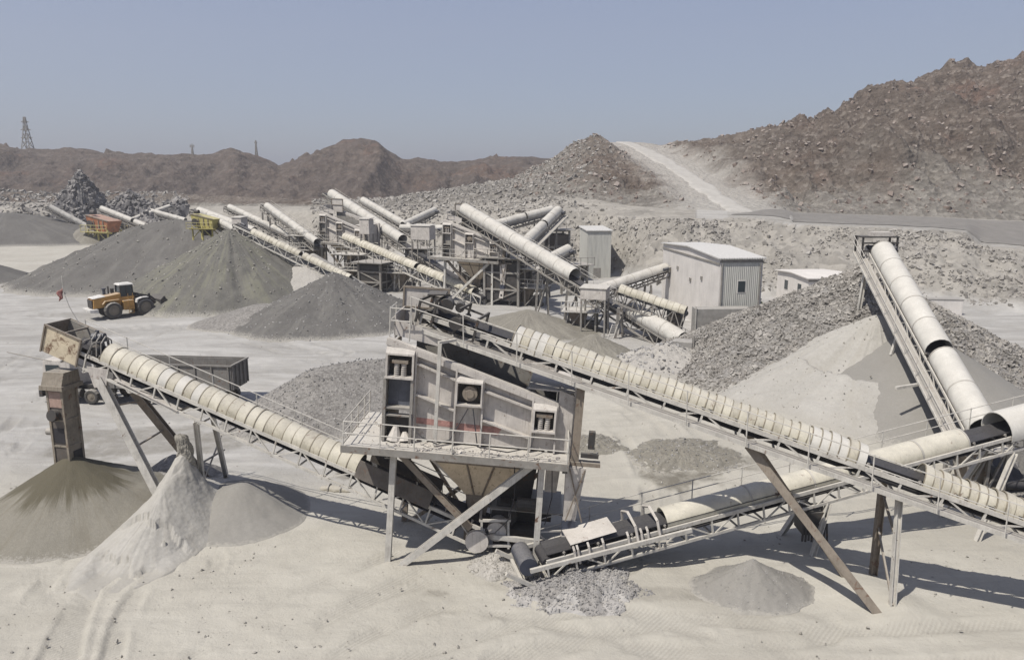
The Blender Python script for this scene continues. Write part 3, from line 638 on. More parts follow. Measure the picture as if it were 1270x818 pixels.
# white drip tray under the belt near the head
mb=MB(); mb.hexa([PA(.70*LA,-.68,-.66),PA(.70*LA,.68,-.66),PA(.86*LA,.68,-.50),PA(.86*LA,-.68,-.50)],[PA(.70*LA,-.68,-.63),PA(.70*LA,.68,-.63),PA(.86*LA,.68,-.47),PA(.86*LA,-.68,-.47)]); extra(cA,'drip_tray','white2',mb)
# dark side skirts near the tail
for d0,d1 in ((.12,.285),):
    for sd in (-1,1):
        mb=MB(); mb.hexa([PA(d0*LA,sd*.80,.0),PA(d1*LA,sd*.80,.0),PA(d1*LA,sd*.84,.0),PA(d0*LA,sd*.84,.0)],[PA(d0*LA,sd*.66,.75),PA(d1*LA,sd*.66,.75),PA(d1*LA,sd*.70,.75),PA(d0*LA,sd*.70,.75)]); extra(cA,'side_skirt','pierdark',mb)
# head box with peeling plate, open on top
d0,d1=.955*LA,LA+.95
def slab(P,d0,d1,s0,s1,n0,n1): return MB().hexa([P(d0,s0,n0),P(d1,s0,n0),P(d1,s1,n0),P(d0,s1,n0)],[P(d0,s0,n1),P(d1,s0,n1),P(d1,s1,n1),P(d0,s1,n1)])
near=-1 if PA(0,-1).y<PA(0,1).y else 1
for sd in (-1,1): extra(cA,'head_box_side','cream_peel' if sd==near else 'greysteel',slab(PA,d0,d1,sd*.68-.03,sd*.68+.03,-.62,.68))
extra(cA,'head_box_end','brownsteel',slab(PA,d1,d1+.06,-.71,.71,-.62,.68))
mb=MB()
for sd in (-1,1): mb.bar(PA(d0,sd*.74,.68),PA(d1+.06,sd*.74,.68),.07); mb.bar(PA(d1+.03,sd*.74,-.65),PA(d1+.03,sd*.74,.71),.07); mb.bar(PA(d0,sd*.74,-.65),PA(d0,sd*.74,.71),.07)
mb.bar(PA(d1+.03,-.74,.68),PA(d1+.03,.74,.68),.07); mb.bar(PA(d0+.9,-.7,.65),PA(d0+.9,.7,.65),.08); extra(cA,'head_box_frame','brownsteel',mb)
mb=MB(); c=PA(.945*LA,near*-.1,.62); mb.tube(c-PA(1,0,0)*0+V((-.25,0,.1)),c+V((.3,0,.1)),.2,n=12); mb.tube(c+V((-.02,0,.25)),c+V((-.02,0,.42)),.09,n=8); extra(cA,'drive_motor','blue',mb,smooth=True)
mb=MB()
for dd in (.935,.955): mb.bar(PA(dd*LA,-.72,0),PA(dd*LA,-.5,.6),.06); mb.bar(PA(dd*LA,.72,0),PA(dd*LA,.5,.6),.06); mb.bar(PA(dd*LA,-.5,.6),PA(dd*LA,.5,.6),.07)
for i in range(3):
    c=PA((.91+.012*i)*LA,0,0); mb.path([c+V((0,-.55,.1)),c+V((0,-.45,.75)),c+V((0,.0,1.0)),c+V((0,.45,.75)),c+V((0,.55,.1))],.03,5)
extra(cA,'motor_stand','greysteel',mb)
mb=MB(); mb.tube(PA(.93*LA,-.5,.18),PA(.955*LA,.5,.18),.25,n=12); extra(cA,'snub_drum','dark',mb,smooth=True)
# pull wire off the head
hp=PA(d1,near*.86,-.7); extra(cA,'pull_rod','greysteel',MB().tube(hp+V((-1.3,-.2,.1)),hp+V((.6,-.1,-.35)),.025,n=5))
# tail drum in its frame
mb=MB(); mb.tube(A0+V((.35,-.55,-.05)),A0+V((.5,.75,-.05)),.42,n=18); extra(cA,'tail_drum','white2',mb,smooth=True)
mb=MB()
for yy in (-.62,.8):
    mb.bar(A0+V((-.35,yy,.5)),A0+V((.95,yy,.5)),.1); mb.bar(A0+V((-.25,yy,-.75)),A0+V((-.25,yy,.55)),.09); mb.bar(A0+V((.85,yy,-.75)),A0+V((.85,yy,.55)),.09); mb.bar(A0+V((-.35,yy,-.62)),A0+V((.95,yy,-.62)),.1)
mb.bar(A0+V((-.3,-.62,.5)),A0+V((-.3,.8,.5)),.1); mb.bar(A0+V((.9,-.62,.5)),A0+V((.9,.8,.5)),.1); extra(cA,'tail_frame','white',mb)
MB().tube(A0+V((-.45,-.85,-.35)),A0+V((-.45,-.62,-.35)),.48,n=20).build('belt_sheave',M['white2'],cA,smooth=True)
# chute tower the stacker drops through
tx,ty=-20.75,34.1
ct=root('drop_chute','tall stained square drop chute standing in the top of the front sand cone','drop chute',(tx,ty,2.0),(0,0,rad(-14)))
w_=.40
mb=MB()
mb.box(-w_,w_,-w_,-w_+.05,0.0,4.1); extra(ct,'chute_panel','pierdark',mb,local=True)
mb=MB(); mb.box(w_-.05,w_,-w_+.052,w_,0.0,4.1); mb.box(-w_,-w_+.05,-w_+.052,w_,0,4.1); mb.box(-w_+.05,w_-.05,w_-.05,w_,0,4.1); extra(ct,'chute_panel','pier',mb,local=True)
mb=MB()
for sx in (-1,1):
    for sy in (-1,1): mb.box(sx*w_-.055,sx*w_+.055,sy*w_-.055,sy*w_+.055,-.25,4.12)
for zz in (1.35,2.6): mb.box(-w_-.04,w_+.04,-w_-.04,-w_-.002,zz,zz+.08); mb.box(w_+.002,w_+.04,-w_-.04,w_+.04,zz,zz+.08)
extra(ct,'chute_frame','pier',mb,local=True)
mb=MB(); mb.box(-w_+.06,w_-.06,-w_-.035,-w_-.003,3.25,4.0); extra(ct,'brick_band','brick',mb,local=True)
mb=MB(); mb.box(-.28,.30,-w_-.03,-w_-.004,1.55,2.25).cut(); mb.box(w_+.004,w_+.03,-.15,.4,.25,1.1).cut(); mb.each('dark_opening',M['rubber'],ct,local=True)
mb=MB(); mb.tube((-.05,-w_-.02,2.9),(-.05,-w_-.3,2.95),.27,n=14); extra(ct,'vent_pipe','dark',mb,local=True,smooth=True)
mb=MB(); mb.tube((-w_-.02,-.2,2.0),(-w_-.45,-.2,1.98),.17,n=12); extra(ct,'vent_pipe','greysteel',mb,local=True,smooth=True)
mb=MB(); mb.hexa([(-.64,-.64,4.1),(.64,-.64,4.1),(.64,.64,4.1),(-.64,.64,4.1)],[(-.62,-.62,4.3),(.62,-.62,4.3),(.62,.62,4.3),(-.62,.62,4.3)])
mb.hexa([(-.56,-.56,4.3),(.56,-.56,4.3),(.56,.56,4.3),(-.56,.56,4.3)],[(-.45,-.45,4.9),(.60,-.40,4.9),(.60,.45,4.9),(-.45,.45,4.9)]); extra(ct,'chute_hood','pier',mb,local=True)
# red rag on a stick above the head box
fl=root('signal_flag','tattered red rag on a bent rod above the stacker head box','flag',tuple(PA(LA+.5,.7,.68)))
b=V(fl.location); extra(fl,'flag_rod','white',MB().path([b,b+V((-.35,0,.75)),b+V((-.55,0,1.45)),b+V((-.55,0,2.2))],.022,5))
mb=MB(); c=b+V((-.55,0,1.15))
pts=[]; 
for i in range(6):
    for j in range(4): pts.append(c+V((-.04-.07*j+.04*math.sin(i*1.7+j),.08*math.sin(i*.9+j*1.3),.5-.10*i-.05*j)))
fs=[(i*4+j,i*4+j+1,(i+1)*4+j+1,(i+1)*4+j) for i in range(5) for j in range(3)]
mb.add(pts,fs); fo_=extra(fl,'rag','cloth',mb,smooth=True); mm=fo_.modifiers.new('s','SOLIDIFY'); mm.thickness=.02
# B: main conveyor over the screen
B0=V((28,23.1,.7)); B1=at(530,388,31.5)
cB,PB,LB=conveyor('longest cream ribbed conveyor, sloping from the right foreground up over the screening machine',B0,B1,w=1.15,depth=.62,bay=1.5,
  covers=[(.0,.30,.57,'rib','cream',dict(pitch=.30)),(.305,.415,.57,'rib','cream',dict(pitch=.30)),(.475,.535,.61,'rib','creamlt',dict(pitch=.30)),(.53,.70,.57,'rib','cream',dict(pitch=.32)),(.70,.835,.57,'rib','cream',dict(pitch=.32)),(.835,.885,.63,'rib','creamlt',dict(pitch=.32))],
  motor=False,rail=-1.42,walk=-.62,idle=[(.418,.472),(.89,.985)],name='feed_conveyor',bar=.1)
near=1 if PB(0,1).y<PB(0,-1).y else -1
if near<0:
    pass
tl=PB(.595*LB,near*.75,-.6); extra(cB,'raking_leg','brownsteel',MB().ibeam(tl,V((13.45,25.25,-.2)),.3,.3,(0,1,0),.04))
tl2=PB(.595*LB,-near*.75,-.6); extra(cB,'raking_leg','brownsteel',MB().ibeam(tl2,V((13.3,27.5,-.15)),.24,.24,(0,1,0),.04))
extra(cB,'leg','white',MB().ibeam(PB(.432*LB,near*.75,-.6),V((13.85,25.4,-.2)),.2,.2,(1,0,0)))
extra(cB,'leg','brownsteel',MB().ibeam(PB(.440*LB,-near*.75,-.6),V((14.3,27.9,-.2)),.24,.24,(1,0,0)))
mb=MB(); a_=PB(.432*LB,near*.75,-.6).lerp(V((13.85,25.4,-.2)),.35); b_=PB(.440*LB,-near*.75,-.6).lerp(V((14.3,27.9,-.2)),.1); mb.bar(a_,b_,.08).cut(); mb.bar(V((13.85,25.4,.3)),PB(.440*LB,-near*.75,-.6).lerp(V((14.3,27.9,-.2)),.45),.07).cut(); mb.each('leg_brace',M['brownsteel'],cB)
# far trestle leg of B near the machine is the machine's own post; dark strips stand in for the shadow line between B's covers and frame
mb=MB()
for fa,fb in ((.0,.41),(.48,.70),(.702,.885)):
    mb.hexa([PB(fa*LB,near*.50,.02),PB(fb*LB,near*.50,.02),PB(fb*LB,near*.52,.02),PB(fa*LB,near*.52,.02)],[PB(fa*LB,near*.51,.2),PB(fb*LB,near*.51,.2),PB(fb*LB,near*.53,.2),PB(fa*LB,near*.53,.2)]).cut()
mb.each('shadow_strip',M['dark'],cB)
# head drive
mb=MB(); c=PB(.975*LB,0,.62); mb.tube(c+V((-.1,-.55,.05)),c+V((-.1,.25,.05)),.3,n=14); mb.tube(c+V((.45,-.3,-.05)),c+V((.45,.3,-.05)),.2,n=12); extra(cB,'drive_motor','dark',mb,smooth=True)
mb=MB()
for dd,hh in ((.93,.9),(.955,1.05),(.985,1.1),(1.005,.9)):
    for sd in (-1,1): mb.bar(PB(dd*LB,sd*.72,-.3),PB(dd*LB,sd*.72,hh-.2),.09)
    mb.bar(PB(dd*LB,-.72,hh-.25),PB(dd*LB,.72,hh-.25),.09)
for sd in (-1,1): mb.bar(PB(.93*LB,sd*.72,.5),PB(1.005*LB,sd*.72,.6),.08)
mb.box(*(lambda c:(c.x-.45,c.x+.3,c.y-.5,c.y+.5,c.z+.1,c.z+.16))(PB(.99*LB,0,.85))); extra(cB,'drive_stand','dark',mb)
mb=MB(); mb.tube(PB(.955*LB,-.85,.25),PB(.955*LB,.85,.25),.12,n=8); mb.tube(PB(.955*LB,near*.8,.2),PB(.955*LB,near*.9,.2),.27,n=18); extra(cB,'belt_sheave','dark',mb,smooth=True)
# C: low conveyor
C0=V((1.2,28,.95)); C1=V((37,36.25,6.85))
cC,PC,LC=conveyor('low conveyor rising right behind the long one, its open tail over the gravel spill',C0,C1,w=1.3,depth=.75,bay=1.15,fm='white',
  covers=[(.138,.24,.56,'arch','cream',dict(hh=.50)),(.24,.395,.55,'arch','cream',dict(hh=.53)),(.395,.52,.60,'arch','cream',dict(hh=.55)),(.572,.76,.86,'arch','creamlt',dict(hh=.88)),(.77,1.0,.84,'arch','creamlt',dict(hh=.84))],
  legs=[(.33,1,V((12.4,29.4,-.1))),(.33,-1,V((11.8,31.6,-.1))),(.58,1,V((20.2,31,-.1))),(.58,-1,V((19.9,33.5,-.1)))],motor=False,rail=-1.25,idle=[(.02,.134),(.525,.568)],name='collector_conveyor')
near=1 if PC(0,1).y<PC(0,-1).y else -1
extra(cC,'tail_cover_plate','white2',MB().hexa([PC(.028*LC,-.55,.50),PC(.028*LC,.60,.42),PC(.080*LC,.60,.48),PC(.080*LC,-.55,.56)],[PC(.028*LC,-.5,.55),PC(.028*LC,.55,.47),PC(.080*LC,.55,.53),PC(.080*LC,-.5,.61)]))
mb=MB(); mb.tube(PC(-.02*LC,-.72,.05),PC(-.02*LC,.75,.05),.36,n=18); extra(cC,'tail_drum','blue',mb,smooth=True)
mb=MB()
for d in (.03,.034,.046,.062,.09,.105,.112):
    mb.path([PC(d*LC,near*.85,-.3),PC(d*LC,near*.83,.28),PC(d*LC,near*.70,.42)],.05,6).cut()
mb.each('skirt_bracket',M['white2'],cC)
mb=MB()
for d in (.10,.125): mb.path([PC(d*LC,near*.85,.0),PC(d*LC,near*.75,.55),PC(d*LC,0,.85),PC(d*LC,-near*.75,.55),PC(d*LC,-near*.85,0)],.06,6).cut()
mb.each('cover_hoop',M['white2'],cC)
mb=MB()
for sd in (-1,1):
    mb.bar(PC(-.02*LC,sd*.95,.0),PC(.16*LC,sd*.95,-.1),.12,.16); mb.bar(PC(-.045*LC,sd*.95,.15),PC(-.01*LC,sd*.95,-.95),.14,.14)
mb.bar(PC(-.03*LC,-.95,-.4),PC(-.03*LC,.95,-.4),.12); extra(cC,'tail_frame','white',mb)
# dark return drum box hanging under C
mb=MB(); c=PC(.315*LC,.2,-1.25); mb.box(c.x-.5,c.x+.45,c.y-.5,c.y+.5,c.z-.75,c.z+.25); mb.bar(c+V((-.4,-.4,0)),PC(.31*LC,.5,-.6),.08); mb.bar(c+V((.3,-.4,0)),PC(.325*LC,.5,-.6),.08)
for i in range(9): mb.bar(c+V((-.5+.12*i,-.55,-.2)),c+V((-.55+.13*i,-.65,-1.0+.1*random.random())),.09,.03)
extra(cC,'take_up_weight','dark',mb)
# D: far right stacker over the rock pile
D0=at(1252,600,36); D1=at(1087,306,59)
cD,PD,LD=conveyor('tall right-hand stacker with a thick cream tube climbing to the top of the rock pile',D0,D1,w=1.6,depth=.9,bay=1.3,
  covers=[(.145,.405,.80,'tube','creamlt'),(.435,.945,.80,'tube','creamlt')],lift=.30,walk=-.8,rail=-1.7,idle=[(.02,.14),(.41,.43)],motor=True,name='stacker_conveyor',bar=.08)
sgn=-1 if PD(0,-1).x<PD(0,1).x else 1
if sgn!=-1: pass
t=PD(.93*LD,sgn*1.0,-.9); extra(cD,'leg','white',MB().ibeam(t,V((t.x-.3,t.y,5.2)),.25,.25,(1,0,0)))
mb=MB(); mb.box(*(lambda c:(c.x-1.5,c.x+1.3,c.y-.6,c.y+.8,c.z+.9,c.z+1.0))(PD(LD*.985,0,0)))
c=PD(LD*.985,0,0)
for sx in (-1.4,1.2):
    for sy in (-.5,.7): mb.bar(c+V((sx,sy,-.6)),c+V((sx,sy,1.0)),.12)
for zz in (-.1,.5): mb.bar(c+V((-1.5,-.55,zz)),c+V((1.3,-.55,zz)),.12)
extra(cD,'head_platform','dark',mb)
mb=MB(); mb.box(c.x-.6,c.x+.9,c.y-.4,c.y+.6,c.z+1.003,c.z+1.3); extra(cD,'dust_hood','white2',mb)
for f,pu,pv,py in ((.60,1105,440,52),(.36,1111,481,46)):
    t=PD(f*LD,sgn*.9,-.7); b=at(pu,pv,py-2.); extra(cD,'strut','white',MB().bar(t,b,.16))
# wire handrail along C's far side reaching D
# ------------------------------------------------------------------ big screening machine
def machine(label,loc,rot,detail=True,scale=1.0,name='screening_machine',group=None):
    o=root(name,label,'screening machine',loc,rot,group); o.scale=(scale,)*3
    X=lambda nm,mat,mb,**k: mb.build(nm,M[mat],o,local=True,**k)
    top=lambda x: 9.37-.308*(x+.49)
    yF=.55
    X('side_plate','white2',MB().poly([(.72,yF,5.16),(6.45,yF,5.16),(6.45,yF,top(6.45)-.1),(.72,yF,top(.72)-.1)],(0,.05,0)))
    X('side_plate','greysteel',MB().poly([(.2,3.3,5.16),(6.45,3.3,5.16),(6.45,3.3,top(6.45)+.1),(.2,3.3,top(.2)+.1)],(0,.05,0)))
    X('top_flange','white2',MB().bar((-.49,yF-.06,top(-.49)-.06),(6.45,yF-.06,top(6.45)-.06),.34,.10,(0,0,1)).bar((-.49,yF-.26,top(-.49)-.16),(6.45,yF-.26,top(6.45)-.16),.05,.22,(0,0,1)))
    X('back_beam','white2',MB().bar((.6,3.45,9.3),(7.4,3.45,7.55),.32,.34))
    for x in (.72,2.35,3.45,5.45,6.43): X('mullion','white2',MB().box(x-.035,x+.035,yF-.30,yF-.002,5.16,top(x)-.12))
    for a,b in (((.76,8.4),(2.31,7.86)),((3.5,7.5),(5.41,6.93)),((.76,7.14),(2.31,6.60)),((3.5,6.29),(5.41,5.70))):
        X('stiffener','white2',MB().bar((a[0],yF-.15,a[1]),(b[0],yF-.15,b[1]),.29,.07))
    if detail: X('red_stripe','red',MB().poly([(.78,yF-.006,6.12),(2.28,yF-.006,6.05),(2.28,yF-.006,5.80),(.78,yF-.006,5.86)],(0,.004,0)).poly([(2.42,yF-.006,6.02),(4.3,yF-.006,5.98),(4.1,yF-.006,5.62),(2.42,yF-.006,5.72)],(0,.004,0)))
    # exciter box
    mb=MB(); x0,x1,z0,z1=2.37,3.43,6.85,7.85
    mb.box(x0,x1,yF-.42,yF-.003,z1-.06,z1); mb.box(x0,x1,yF-.42,yF-.003,z0,z0+.07); mb.box(x0,x0+.06,yF-.42,yF-.003,z0+.07,z1-.06); mb.box(x1-.06,x1,yF-.42,yF-.003,z0+.07,z1-.06)
    mb.poly([(x0,yF-.42,z1+.002),(x1,yF-.42,z1+.002),(x1,yF,z1+.30),(x0,yF,z1+.36)],(0,.03,.02)); X('exciter_housing','white2',mb)
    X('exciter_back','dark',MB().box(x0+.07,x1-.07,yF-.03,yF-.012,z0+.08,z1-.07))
    X('exciter_drum','brownsteel',MB().tube((2.92,yF-.03,7.36),(2.92,yF-.3,7.36),.30,n=20).tube((2.92,yF-.3,7.36),(2.92,yF-.36,7.36),.17,n=14),smooth=True)
    # spring boxes
    for (x0,x1,z0,z1) in ((-.47,.66,7.85,8.72),(5.48,6.41,6.12,6.92)):
        mb=MB(); mb.box(x0,x1,yF-.45,yF-.003,z1,z1+.07); mb.box(x0,x1,yF-.5,yF-.003,z0-.08,z0); mb.box(x0,x0+.08,yF-.45,yF-.003,z0,z1); mb.box(x1-.08,x1,yF-.45,yF-.003,z0,z1)
        mb.poly([(x0,yF-.45,z1+.072),(x1,yF-.45,z1+.072),(x1,yF-.1,z1+.35),(x0,yF-.1,z1+.5)],(0,.03,.02)); X('spring_box','white2',mb)
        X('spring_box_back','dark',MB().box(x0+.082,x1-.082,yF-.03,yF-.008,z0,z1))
        xc=(x0+x1)/2
        for dx in (-.14,.14):
            mb=MB()
            for i in range(6): mb.tube((xc+dx,yF-.25,z0+.02+i*.085),(xc+dx,yF-.25,z0+.075+i*.085),.11,n=12)
            X('spring','white2',mb,smooth=True)
        X('spring_cap','brownsteel',MB().box(xc-.32,xc+.32,yF-.4,yF-.05,z0+.54,z0+.66))
    # left column under the spring box
    X('column_panel','panelblue' if detail else 'greysteel',MB().box(-.38,.58,yF-.08,yF-.03,6.6,7.75)); X('column_panel','dark',MB().box(-.38,.58,yF-.06,yF-.01,5.16,6.2))
    mb=MB()
    for x in (-.47,.62): mb.box(x-.06,x+.06,yF-.44,yF-.1,5.16,7.76)
    mb.box(-.41,.56,yF-.40,yF-.1,6.5,6.58); mb.box(-.41,.56,yF-.40,yF-.1,6.2,6.26); X('left_column','greysteel',mb)
    X('left_end_plate','brownsteel',MB().box(-.50,-.45,yF-.1,3.3,5.16,8.9))
    if detail:
        X('piled_fines','white2',MB().tube((-.05,yF-.2,5.16),(.0,yF-.15,5.75),.35,.1,n=9).tube((.4,yF-.2,5.16),(.35,yF-.12,5.5),.3,.08,n=8))
    # deck and inside
    X('screen_deck','rubber',MB().poly([(.2,yF+.06,8.35),(6.4,yF+.06,6.45),(6.4,3.29,6.45),(.2,3.29,8.35)],(0,0,-.06)))
    if detail:
        for i,(x,yy,r,hh) in enumerate(((5.3,1.5,.75,.85),(6.0,1.4,.6,.5),(.9,1.4,.6,.4))):
            zb=8.35-.3065*(x-.2); vs=[(x,yy,zb+hh)]; n=14
            for k in range(1,4):
                for j in range(n):
                    th=2*math.pi*j/n; rr=r*k/3*(1+.25*math.sin(j*2.1+i)); vs.append((x+rr*math.cos(th),yy+rr*math.sin(th),zb+hh*(1-k/3)**1.2-.25*rr*math.cos(th)*(k/3)))
            fs=[(0,1+j,1+(j+1)%n) for j in range(n)]+[(1+k*n+j,1+(k+1)*n+j,1+(k+1)*n+(j+1)%n,1+k*n+(j+1)%n) for k in range(2) for j in range(n)]
            X('fines_on_deck','white2',MB().add(vs,fs),smooth=True)
    # discharge end housing
    mb=MB(); mb.poly([(6.47,yF-.1,5.16),(7.08,yF-.1,5.16),(7.08,yF-.1,7.55),(6.47,yF-.1,7.75)],(0,3.2,0)); X('discharge_housing','white2',mb)
    X('discharge_lid','white2',MB().poly([(5.2,yF+.2,7.62),(7.1,yF+.1,7.6),(7.1,3.2,7.75),(5.4,3.2,7.85)],(0,0,.06)))
    # feed box at the high end
    mb=MB(); mb.box(-.35,1.5,3.0,3.05,9.2,11.0); mb.box(-.35,-.3,1.0,3.0,9.2,10.2); mb.poly([(-.35,1.0,9.35),(1.5,1.0,9.0),(1.5,1.0,9.5),(-.35,1.0,10.0)],(0,.05,0)); X('feed_box','white2',mb)
    mb=MB(); mb.box(-.42,1.57,2.93,2.995,11.002,11.08); mb.box(-.42,-.35,2.93,3.06,9.2,11.0); mb.box(1.5,1.57,2.93,3.06,9.2,11.0); mb.box(-.35,1.5,2.92,2.995,10.15,10.22); X('feed_box_frame','brownsteel',mb)
    mb=MB()
    for x in (-.45,.35):
        for yy in (.6,1.8): mb.tube((x,yy,9.2),(x,yy,10.55),.03,n=5)
    for zz in (10.0,10.5): mb.path([(.35,.6,zz),(-.45,.6,zz),(-.45,1.8,zz)],.028,5)
    X('feed_rail','white',mb)
    # pole with bracket on the front
    X('front_pole','white',MB().bar((1.66,.02,5.18),(1.66,.02,9.35),.14,.14,(1,0,0)).bar((1.6,.02,9.38),(2.2,.6,9.42),.12,.10)) if detail else None
    # platform
    mb=MB(); mb.box(-1.9,7.0,-.75,.05,5.02,5.12); mb.box(-1.9,-.52,.05,3.8,5.02,5.12); mb.box(-.52,7.0,.05,.5,5.06,5.12); X('platform_deck','white',mb)
    mb=MB(); mb.box(-1.93,7.03,-.80,-.752,4.86,5.15); mb.box(-1.95,-1.902,-.752,3.8,4.86,5.15); mb.box(7.002,7.05,-.752,.5,4.86,5.15); X('platform_edge','greysteel',mb)
    mb=MB()
    for x in (-1.85,-.4,.95,2.45,3.9,5.4,6.95): mb.tube((x,-.74,5.12),(x,-.74,6.15),.028,n=6)
    for yy in (.5,1.6,2.7,3.7): mb.tube((-1.85,yy,5.12),(-1.85,yy,6.15),.028,n=6)
    for zz in (6.13,5.65): mb.path([(6.95,.4,zz),(6.95,-.74,zz),(-1.85,-.74,zz),(-1.85,3.7,zz)],.026,6)
    mb.tube((6.95,.4,5.12),(6.95,.4,6.15),.028,n=6); X('handrail','white',mb)
    # rubble of fines on the deck
    if detail:
        g=np.random.default_rng(4); n=170; px=g.uniform(-1.8,6.8,n); py=np.where(px<-.6,g.uniform(-.7,3.4,n),g.uniform(-.7,.1,n))
        rocks('spilled_fines',np.stack([px,py,np.full(n,5.14)],-1),g.uniform(.04,.17,n),M['white2'],None,flat=.35,seed=8)
        sp=bpy.context.scene.objects.get('spilled_fines'); sp.parent=o; sp['kind']='stuff'
    # hopper
    t=[(1.2,.2,4.99),(5.85,.2,4.99),(5.85,3.3,4.99),(1.2,3.3,4.99)]; bt=[(2.9,1.1,2.75),(4.0,1.1,2.75),(4.0,2.2,2.75),(2.9,2.2,2.75)]
    X('hopper','hopper',MB().hexa(bt,t))
    mb=MB()
    def lp(a,b,f): return V(a).lerp(V(b),f)-V((0,.035,0))
    mb.bar(lp(t[0],bt[0],.28),lp(t[1],bt[1],.28),.06,.08); mb.bar(lp(t[0],t[1],.35),lp(bt[0],bt[1],.35),.05,.07); mb.bar(lp(t[0],t[1],.66),lp(bt[0],bt[1],.66),.05,.07); X('hopper_rib','brownsteel',mb)
    X('slide_plate','white2',MB().poly([(.75,.45,4.98),(1.75,.45,4.98),(2.85,.95,3.45),(2.55,.95,3.2)],(0,.04,-.02)))
    X('hopper_outlet','brownsteel',MB().hexa([(3.1,1.3,1.75),(3.8,1.3,1.75),(3.8,2.1,1.75),(3.1,2.1,1.75)],[(2.92,1.12,2.74),(3.98,1.12,2.74),(3.98,2.18,2.74),(2.92,2.18,2.74)]))
    for (x,yy,lx,m) in ((.05,-.1,-.02,'white'),(6.0,-.1,6.05,'white'),(.05,3.6,-.05,'brownsteel'),(6.0,3.6,6.0,'brownsteel')):
        X('post',m,MB().ibeam((x,yy,5.0),(lx,yy,-.6),.24,.24,(0,1,0),.035))
    mb=MB()
    for x in (-.1,6.9): mb.ibeam((x,-.7,4.86),(x,3.7,4.86),.2,.26)
    mb.ibeam((-1.8,-.1,4.87),(6.9,-.1,4.87),.2,.24); mb.ibeam((-1.8,3.6,4.87),(6.9,3.6,4.87),.2,.24); X('floor_beam','greysteel',mb)
    X('brace','white',MB().ibeam((.45,-.3,-.1),(5.6,-.25,4.8),.26,.24,(0,1,0),.04)); X('brace','brownsteel',MB().ibeam((.15,.0,4.85),(3.3,.05,1.75),.24,.22,(0,1,0),.04))
    X('rear_brace','brownsteel',MB().bar((.2,3.6,.1),(5.8,3.6,4.7),.18,.18)); 
    X('tie_beam','white',MB().bar((4.2,.3,1.35),(7.0,.3,1.25),.16,.2).bar((6.0,-.1,1.9),(7.2,.4,1.85),.06).bar((6.1,-.1,1.8),(7.1,.4,.9),.06))
    # right support columns and fines chute
    X('end_column','brownsteel',MB().ibeam((7.28,.1,8.0),(7.28,.1,4.5),.3,.3,(0,1,0),.04)); X('end_column','white2',MB().ibeam((7.35,3.4,7.9),(7.35,3.4,-.6),.24,.24,(0,1,0),.04))
    X('fines_chute','white2',MB().hexa([(7.02,-.15,2.55),(7.5,-.15,2.55),(7.5,.35,2.55),(7.02,.35,2.55)],[(6.95,-.3,4.85),(7.75,-.3,4.85),(7.75,.5,4.85),(6.95,.5,4.85)]))
    X('chute_sleeve','blue',MB().hexa([(7.0,-.2,1.95),(7.5,-.2,1.95),(7.5,.35,1.95),(7.0,.35,1.95)],[(6.98,-.2,2.56),(7.54,-.2,2.56),(7.54,.4,2.56),(6.98,.4,2.56)]))
    X('chute_spout','white2',MB().hexa([(6.9,-.25,1.05),(7.4,-.25,1.05),(7.4,.3,1.05),(6.9,.3,1.05)],[(7.03,-.17,1.95),(7.47,-.17,1.95),(7.47,.32,1.95),(7.03,.32,1.95)]))
    X('spout_opening','rubber',MB().box(7.1,7.28,-.262,-.24,1.3,1.5))
    X('junction_box','dark',MB().box(7.75,8.0,-.1,.15,5.6,6.3).bar((7.5,.0,5.3),(8.2,.0,5.3),.14,.18))
    X('cross_bracket','brownsteel',MB().box(6.9,8.3,-.1,.25,4.86,5.02).bar((7.1,-.32,4.8),(7.75,-.32,2.6),.05).bar((7.7,-.32,4.8),(7.1,-.32,2.6),.05))
    # rear chutes under the deck, in the shade
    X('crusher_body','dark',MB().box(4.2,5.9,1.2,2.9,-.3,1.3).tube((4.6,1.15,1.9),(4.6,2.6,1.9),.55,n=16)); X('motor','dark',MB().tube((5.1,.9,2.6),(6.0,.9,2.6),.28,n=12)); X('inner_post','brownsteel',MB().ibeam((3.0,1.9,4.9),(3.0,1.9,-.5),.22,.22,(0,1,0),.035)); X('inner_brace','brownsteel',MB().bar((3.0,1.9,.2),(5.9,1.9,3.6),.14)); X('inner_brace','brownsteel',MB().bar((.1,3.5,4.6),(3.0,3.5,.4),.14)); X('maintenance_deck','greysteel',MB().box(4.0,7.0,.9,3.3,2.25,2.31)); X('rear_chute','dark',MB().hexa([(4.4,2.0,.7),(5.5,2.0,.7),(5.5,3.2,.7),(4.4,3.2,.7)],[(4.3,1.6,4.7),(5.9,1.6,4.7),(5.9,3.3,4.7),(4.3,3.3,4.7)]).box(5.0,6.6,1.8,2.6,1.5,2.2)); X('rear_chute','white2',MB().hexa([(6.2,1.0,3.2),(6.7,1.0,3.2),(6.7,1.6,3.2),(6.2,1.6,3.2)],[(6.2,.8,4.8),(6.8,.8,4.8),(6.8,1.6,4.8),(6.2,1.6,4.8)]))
    X('cable','rubber',MB().path([(4.9,.2,4.6),(5.0,.15,3.2),(4.8,.1,2.2),(4.3,.1,1.6),(3.9,.1,1.5)],.025,5)); X('cable','rubber',MB().path([(6.4,.1,4.8),(6.5,.0,3.4),(6.3,.0,2.2)],.02,5)); X('cable','rubber',MB().path([(.68,.0,6.4),(.75,-.2,5.9),(1.2,-.35,5.6),(1.8,-.3,5.35),(2.3,-.3,5.6),(2.9,.1,6.8)],.025,5)); X('cable','rubber',MB().path([(5.6,.1,6.0),(5.5,-.2,5.5),(4.6,-.4,5.3),(3.4,-.35,5.4),(3.1,.1,6.8)],.025,5))
    return o
mo=gp(482,695)
